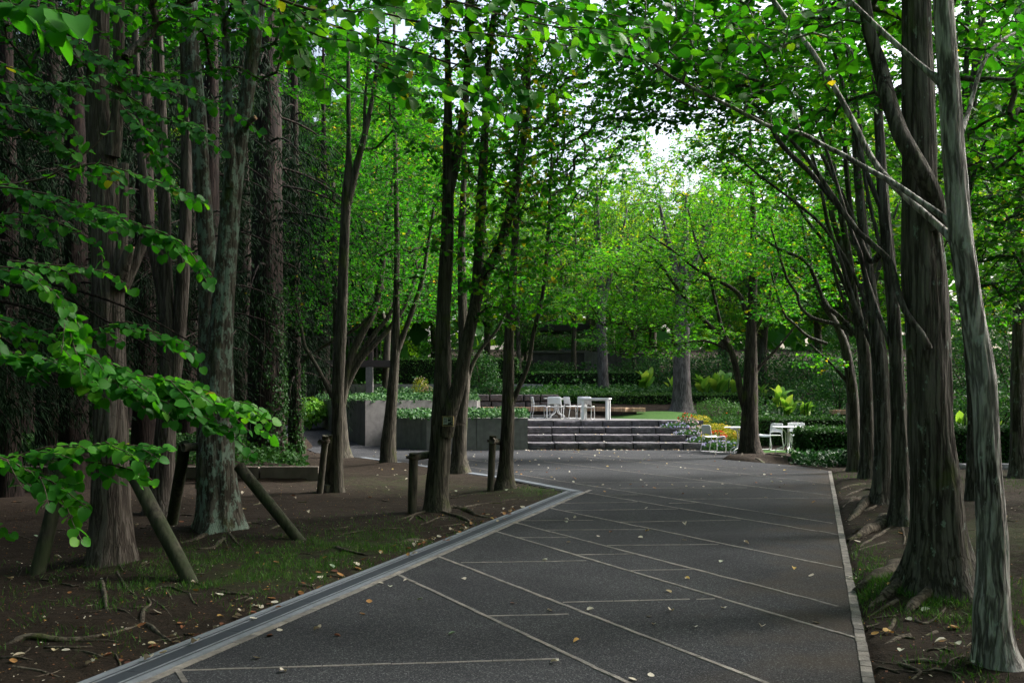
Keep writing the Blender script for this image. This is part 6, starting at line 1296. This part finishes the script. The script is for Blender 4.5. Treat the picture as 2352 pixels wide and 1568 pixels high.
# ------------------------------------------------------------------ log props and stakes
def log(a, b_, r, m='log', seg=14, sd=0):
    a, b_ = np.asarray(a, float), np.asarray(b_, float); L = np.linalg.norm(b_ - a); n = max(4, int(L / .08)); u = np.linspace(0, 1, n)[:, None]; P = a + (b_ - a) * u
    an = np.arange(seg) / seg * 2 * np.pi; Z = u * L * np.ones((1, seg)); off = r * (.07 * vnoise(np.cos(an)[None] * 2 + 0 * Z, np.sin(an)[None] * 2 + 0 * Z, Z * 3, sd) - .05 * (np.abs(an[None] - 1.2) < .25))
    V, F = tube_arrays(P, np.full(n, r), seg, off); V = np.vstack([V, P[0], P[-1]]); j = np.arange(seg); c0, c1 = len(V) - 2, len(V) - 1
    F3 = np.vstack([np.stack([j, np.full(seg, c0), (j + 1) % seg], 1)[:, ::-1], np.stack([(n - 1) * seg + j, np.full(seg, c1), (n - 1) * seg + (j + 1) % seg], 1)])
    return V, F, F3
def logobj(name, a, b_, r, parent, m='log', sd=0):
    V, F, F3 = log(a, b_, r, m, sd=sd); loc_ = np.array(parent.matrix_basis.translation) if parent else np.zeros(3)
    return link(name, np_mesh(name, V - loc_, F, F3, None, True, [M[m]]), parent)
def single(name, a, b_, r, label, cat, m='log', group=None, sd=0):
    b0 = np.asarray(a, float); V, F, F3 = log(a, b_, r, m, sd=sd); o = link(name, np_mesh(name, V - b0, F, F3, None, True, [M[m]])); o.location = b0; tag(o, label, cat, group); return o
def G(px, py, dz=-.08): q = gp(px, py); return (q[0], q[1], zg(q[0], q[1]) + dz)
single('prop_log', G(448, 1340), at(308, 1090, 8.55), .066, 'mossy green log propping the red grey cypress towards the drain', 'prop', sd=1)
single('prop_log', G(80, 1325), at(150, 1060, 8.7), .066, 'mossy log prop leaning in from the bed side of the red grey cypress', 'prop', sd=2)
single('prop_log', G(700, 1238), at(548, 1070, 11.0), .064, 'long mossy log slanting up to the lichen crusted double trunk', 'prop', sd=3)
single('prop_log', G(392, 1205), at(425, 1020, 11.2), .07, 'dark mossy log prop on the shaded side of the lichen crusted trunk', 'prop', sd=4)
single('prop_log', at(420, 1028, 11.0), at(500, 1020, 11.35), .05, 'short cross log lashed to the lichen crusted trunk', 'prop', 'post', sd=5)
single('stake_post', G(733, 1133), at(748, 1000, 15.6), .055, 'thin leaning round stake in front of the slim olive trunk', 'stake', 'post', sd=6)
single('stake_post', G(752, 1128), at(757, 998, 15.9), .055, 'upright round stake close against the slim olive trunk', 'stake', 'post', sd=7)
single('cross_pole', at(735, 1015, 15.55), at(775, 1012, 16.3), .045, 'short pole lashed across the pair of stakes', 'stake', 'post', sd=8)
single('stake_post', G(946, 1184), at(950, 1040, 12.75), .062, 'round stake standing free beside the plaque tree', 'stake', 'post', sd=9)
single('cross_pole', at(945, 1050, 12.8), at(1000, 1042, 13.2), .055, 'thick pole end lashed from the stake to the plaque tree', 'stake', 'post', sd=10)
single('stake_post', G(1126, 1131), at(1132, 1000, 15.9), .06, 'round stake leaning by the slim trunk at the drain corner', 'stake', 'post', sd=11)
single('cross_pole', at(1130, 1012, 15.75), at(1160, 1016, 16.4), .05, 'pole end lashed between stake and slim drain corner trunk', 'stake', 'post', sd=12)
bk = MB().box((0, 0, .06), (.17, .20, .13), bev=.015).build('concrete_block', M['kerb']); q = G(757, 1130, 0); bk.location = q; bk.rotation_euler = (0, 0, .4); tag(bk, 'worn concrete block lying at the foot of the upright stake', 'block')
def rope(c, r, label):
    o = empty('rope', c); tag(o, label, 'rope'); b = MB()
    for k in range(3):
        a = np.linspace(0, 2 * np.pi, 25); b.tube(np.stack([r * np.cos(a), r * np.sin(a), .012 * k + .006 * np.sin(a * 2 + k)], 1), .006, 5)
    b.build('coil', M['twig'], o, True)
rope(tuple(at(948, 1052, 12.75)), .085, 'dark rope binding the free stake to its pole'); rope(tuple(at(1131, 1014, 15.85)), .085, 'dark rope binding the drain corner stake'); rope(tuple(at(746, 1014, 15.6)), .08, 'dark rope binding the pair of stakes')
# plaque on the trunk
pq = empty('plaque', at(1029, 967, 12.72), math.radians(-12)); tag(pq, 'small framed black and white name plaque tied to the forked trunk', 'sign')
PW, PH = .145, .132
MB().box((0, .012, 0), (PW - .01, .014, PH - .01)).build('board', M['plaqueblack'], pq)
for c, s_ in (((0, 0, PH / 2 - .004), (PW + .012, .034, .012)), ((0, 0, -PH / 2 + .004), (PW + .012, .034, .012)), ((-PW / 2, 0, 0), (.012, .032, PH - .018)), ((PW / 2, 0, 0), (.012, .032, PH - .018))): MB().box(c, s_, bev=.002).build('frame', M['plaquewood'], pq)
for c, s_ in (((-.036, .0030, .006), (.058, .004, .086)),): MB().box(c, s_).build('photo_border', M['white'], pq); pb_ = bpy.context.scene.objects['photo_border']
MB().box((-.035, .0000, .008), (.046, .003, .070)).build('photo', M['plaquegrey'], pb_)
b = MB()
for c, s_ in (((0, .003, PH / 2 - .014), (PW - .016, .003, .006)), ((PW / 2 - .010, .003, 0), (.005, .003, PH - .03)), ((0, .003, -PH / 2 + .014), (PW - .016, .003, .006)), ((-PW / 2 + .009, .003, -.045), (.004, .003, .03))): b.box(c, s_)
b.build('white_border', M['white'], pq)
b = MB()
for x, z in ((.003, .034), (.023, .034), (.044, .036)):   # three characters of the name
    b.add([(x - .006, .002, z + .006), (x + .006, .002, z + .006), (x + .007, .002, z - .001), (x, .002, z - .009), (x - .006, .002, z - .001)], [(0, 1, 2, 3, 4)])
for x0, x1, z in ((.035, .043, .020), (.046, .056, .020), (.035, .056, .000), (-.002, .030, -.004), (-.002, .014, -.017), (.020, .030, -.016), (.046, .060, -.028)): b.box(((x0 + x1) / 2, .003, z), (x1 - x0, .003, .006))
b.build('lettering', M['white'], pq)
b = MB(); a = np.linspace(0, 2 * np.pi, 30); b.tube(np.stack([.005 + .19 * np.cos(a), .17 + .19 * np.sin(a), -.042 + .008 * np.sin(a)], 1), .004, 5); b.build('cord', M['twig'], pq, True)

# ------------------------------------------------------------------ fallen leaves, twigs, grass
DL = []
for k in range(14):
    t = (.02, .12, .2, .3, .4, .5, .58, .65, .72, .78, .83, .88, .7, 1.0)[k]
    v = leaf_arrays([[0, 0, 0]], [[1, 0, 0]], [[0, 0, 1]], [1.0], [t], 0, rng.uniform(.75, 1.1), rng.uniform(.1, .8), rng.uniform(-.5, .4))
    st = leaf_arrays([[-.5, 0, .04]], [[1, .1, 0]], [[0, 0, 1]], [.5], [.5], 2, .05, 0, 0); V, F4, F3, T = join([v, st]); V[:, 2] -= V[:, 2].min() - .02; DL.append(np_mesh('fallen_leaf', V, F4, F3, T, True, [M['dead']]))
def put_leaf(px, py, size, k, name='fallen_leaf'):
    q = gp(px, py); on = inpoly(np.array([q[0]]), np.array([q[1]]), PATH)[0]; z = .006 if on else zg(q[0], q[1]) + .004
    return q[0], q[1], z, on, size, k
spots = []
for px, py, k in ((645, 1450, 9), (625, 1461, 0), (838, 1412, 3), (848, 1386, 3), (735, 1450, 7), (768, 1461, 1), (880, 1340, 9), (935, 1336, 10), (895, 1347, 11), (1068, 1332, 11), (1031, 1458, 13), (645, 1547, 10), (595, 1512, 8), (625, 1462, 1), (960, 1378, 13), (1182, 1386, 0), (1265, 1403, 8), (1350, 1403, 11), (1492, 1416, 9),
                  (1500, 1434, 6), (1660, 1397, 11), (1330, 1475, 4), (1280, 1526, 10), (1460, 1562, 9), (1496, 1555, 9), (1538, 1407, 7), (1575, 1330, 4), (1654, 1292, 11), (1822, 1307, 4), (1862, 1324, 9), (1951, 1332, 10), (1476, 1236, 11), (1573, 1241, 9), (1298, 1195, 10), (1302, 1200, 11), (1320, 1190, 8), (1256, 1287, 11),
                  (1305, 1246, 9), (1376, 1233, 9), (1490, 1221, 4), (1405, 1222, 1), (1573, 1205, 7), (1710, 1249, 7), (1575, 1330, 6), (1482, 1168, 9), (1630, 1137, 6), (1866, 1155, 3), (1760, 1143, 9), (1590, 1119, 9), (1506, 1122, 3), (1670, 1137, 10), (1569, 1134, 2), (1390, 1130, 3), (1323, 1100, 3), (1750, 1445, 7), (1595, 1440, 11), (1540, 1362, 6), (1882, 1432, 9)):
    spots.append(put_leaf(px, py, rng.uniform(.036, .054), k))
for i in range(120):      # on the soil between the trunks and the drain
    px, py = rng.uniform(20, 1180), rng.uniform(1120, 1568); L = E_L0 + (E_L1 - E_L0) * 0; q = gp(px, py)
    if inpoly(np.array([q[0]]), np.array([q[1]]), PATH)[0]: continue
    spots.append(put_leaf(px, py, rng.uniform(.035, .065), int(rng.choice([0, 0, 1, 1, 2, 2, 3, 5, 6, 7, 8, 9, 10, 13]))))
for i in range(105):      # gathered against the drain
    u = rng.uniform(.02, .8); q = E_L0 + (E_L1 - E_L0) * u + nrmL * (-abs(rng.normal(-.02, .16)) + rng.choice([0, 0, 0, .15])); py = HY + FPX * EYE / q[1]; px = CX + q[0] / q[1] * FPX; spots.append(put_leaf(px, py, rng.uniform(.035, .062), int(rng.choice([0, 1, 1, 2, 2, 3, 4, 6, 7, 8, 9, 10]))))
for i in range(40): spots.append(put_leaf(rng.uniform(1960, 2330), rng.uniform(1180, 1560), rng.uniform(.04, .075), int(rng.choice([2, 3, 4, 6, 9, 10, 11]))))
GLM = [(*gp(a, b)[:2], c) for a, b, c in ((258, 1330, 'at the foot of the red grey cypress'), (120, 1490, 'among the long bare roots'), (80, 1330, 'by the leaning bed side prop'), (450, 1345, 'by the foot of the green drain side prop'), (505, 1235, 'at the foot of the lichen crusted trunk'), (700, 1240, 'by the foot of the long slanting prop'), (380, 1190, 'by the three stemmed trunk'), (760, 1140, 'near the pair of stakes'), (880, 1230, 'on the mossy patch'), (1003, 1190, 'by the plaque tree roots'), (1160, 1130, 'by the drain corner trunk'), (600, 1400, 'along the grated drain'), (340, 1500, 'at the lower end of the drain'), (1200, 1180, 'near the drain corner'), (880, 1110, 'by the straight planter side trunk'), (2160, 1390, 'at the buttress roots'), (2290, 1545, 'by the pale leaning trunk'), (2066, 1230, 'by the exposed roots'), (700, 1500, 'in the triangle beside the drain'), (1050, 1420, 'beyond the first long joint line'), (1450, 1480, 'between the long joint lines'), (1850, 1400, 'near the brick border'), (1500, 1220, 'in the middle of the path'), (1800, 1170, 'near the row of trunks'), (1400, 1110, 'where the path opens to the plaza'), (1700, 1090, 'near the forked trunk soil'))]
spots.sort(key=lambda s: s[1]); 
for x, y, z, on, s_, k in spots[:300]:
    o = bpy.data.objects.new('fallen_leaf', DL[k]); COL.objects.link(o)
    if y < 16 and abs(nrmL @ (np.array([x, y]) - E_L0) - DW / 2) < DW / 2: z = .02
    o.location = (x, y, z); o.rotation_euler = (rng.normal(0, .1), rng.normal(0, .1), rng.uniform(0, 6.28)); o.scale = (s_, s_, s_)
    kind = 'brown' if k < 3 else ('yellow' if k < 6 else ('pale green' if k == 13 else 'pale cream'))
    lm = min(GLM, key=lambda q: (q[0] - x) ** 2 + (q[1] - y) ** 2)[2]; where = 'on the asphalt %s' % lm if on else 'on the soil %s' % lm
    tag(o, '%s fallen leaf %s' % (kind, where), 'fallen leaf', '%s fallen leaves %s' % (kind, where))
n = 260; P = []
while len(P) < n:
    px, py = rng.uniform(850, 1900), HY + 1 / rng.uniform(1 / 230., 1 / 122.) ; q = gp(px, py)
    if q[1] < 16.5: continue
    on = inpoly(np.array([q[0]]), np.array([q[1]]), PATH)[0]; P.append((q[0], q[1], .012 if on else zg(q[0], q[1]) + .01))
for i in range(120): P.append((rng.uniform(.5, 5.5), 28.45 + rng.normal(0, .08), .015))
for i in range(40): k = rng.integers(0, 3); P.append((rng.uniform(.6, 5.3), 28.6 + 1.05 * k + rng.uniform(.1, .9), .2 * (k + 1) + .012))
P = np.array(P); n = len(P); o = leaf_obj('fallen_leaf_litter', leaf_arrays(P, rng.normal(0, 1, (n, 3)) * [1, 1, .15], np.array([0, -.3, 1.0]) + rng.normal(0, .35, (n, 3)), rng.uniform(.03, .055, n), rng.choice([.03, .12, .3, .5, .62, .7, .78, .85, .9], n), 0, .9, .3, .2), M['dead']); o['kind'] = 'stuff'; tag(o, 'pale leaf litter scattered over the far plaza and steps', 'leaf litter')
def grass(label, spec, n, h):
    P, D = [], []
    for (px, py, sx, sy, w) in spec:
        c = gp(px, py); m = int(n * w); q = np.column_stack([rng.normal(c[0], sx, m), rng.normal(c[1], sy, m)]); q = q[~inpoly(q[:, 0], q[:, 1], PATH)]
        if len(q): q = q[vnoise(q[:, 0] * 3.5, q[:, 1] * 3.5, None, 8) > -.25]; P.append(np.column_stack([q, gz(q[:, 0], q[:, 1]) - .004]))
    P = np.vstack(P); m = len(P); D = rng.normal(0, .45, (m, 3)); D[:, 2] = 1.0
    o = leaf_obj('grass', leaf_arrays(P, D, rng.normal(0, 1, (m, 3)), h * rng.uniform(.4, 1.3, m), rng.uniform(0, 1, m), 2, .10, 0, .35), M['grass']); o['kind'] = 'stuff'; tag(o, label, 'grass')
grass('short mossy grass on the soil between drain and props', ((640, 1330, .9, .9, .3), (850, 1245, .7, 1.0, .3), (430, 1320, .7, .5, .12), (330, 1350, .5, .4, .08), (720, 1280, .6, .6, .12), (140, 1470, .9, .5, .04), (560, 1260, .5, .6, .06), (240, 1440, .5, .3, .03), (1230, 1132, .4, .6, .03)), 15000, .055)
grass('tufts of grass round the buttress roots by the path edge', ((2150, 1400, .25, .35, .35), (2020, 1350, .22, .4, .18), (2300, 1400, .6, .6, .2), (2060, 1385, .25, .2, .1), (2340, 1110, .6, .8, .1), (1990, 1100, .4, .8, .08), (2230, 1555, .2, .15, .05), (2010, 1290, .2, .5, .06)), 9000, .06)
b = MB()
for i in range(130):
    px, py = (rng.uniform(0, 1150), rng.uniform(1130, 1568)) if i < 90 else (rng.uniform(1960, 2330), rng.uniform(1150, 1560)); q = gp(px, py)
    if inpoly(np.array([q[0]]), np.array([q[1]]), PATH)[0]: continue
    a = rng.uniform(-1.5, 1.5); L = rng.uniform(.06, .3); m = 5; u = np.linspace(-.5, .5, m); xx = q[0] + L * u * math.cos(a); yy = q[1] + L * u * math.sin(a) + rng.normal(0, .01, m); b.tube(np.stack([xx, yy, gz(xx, yy) + .006], 1), rng.uniform(.003, .008), 5)
o = b.build('fallen_twig_litter', M['root'], None, True); o['kind'] = 'stuff'; tag(o, 'thin dead twigs strewn over the soil beds', 'twigs')
n = 2600; P = []
q = np.vstack([np.column_stack([rng.uniform(-7, 1.2, n * 2), 3520 / rng.uniform(205, 700, n * 2)]), np.column_stack([rng.uniform(1.8, 8, n), 3520 / rng.uniform(190, 700, n)])]); q = q[~inpoly(q[:, 0], q[:, 1], PATH)]; q = q[np.abs(q[:, 0] / q[:, 1]) < .56]
P = np.column_stack([q, gz(q[:, 0], q[:, 1]) + .004]); n = len(P); o = leaf_obj('soil_litter', leaf_arrays(P, rng.normal(0, 1, (n, 3)) * [1, 1, .2], np.array([0, 0, 1.0]) + rng.normal(0, .5, (n, 3)), rng.uniform(.008, .026, n), rng.choice([.0, .05, .12, .2, .3, .6, .8], n), 2, .6, .1, .1), M['dead']); o['kind'] = 'stuff'; tag(o, 'small bits of dead leaf strewn over the bare soil', 'litter')
print('OBJECTS', len(bpy.data.objects), 'TRIS', sum(sum(len(p.vertices) - 2 for p in m.polygons) if len(m.polygons) < 2000 else len(m.polygons) * 2 for m in bpy.data.meshes))
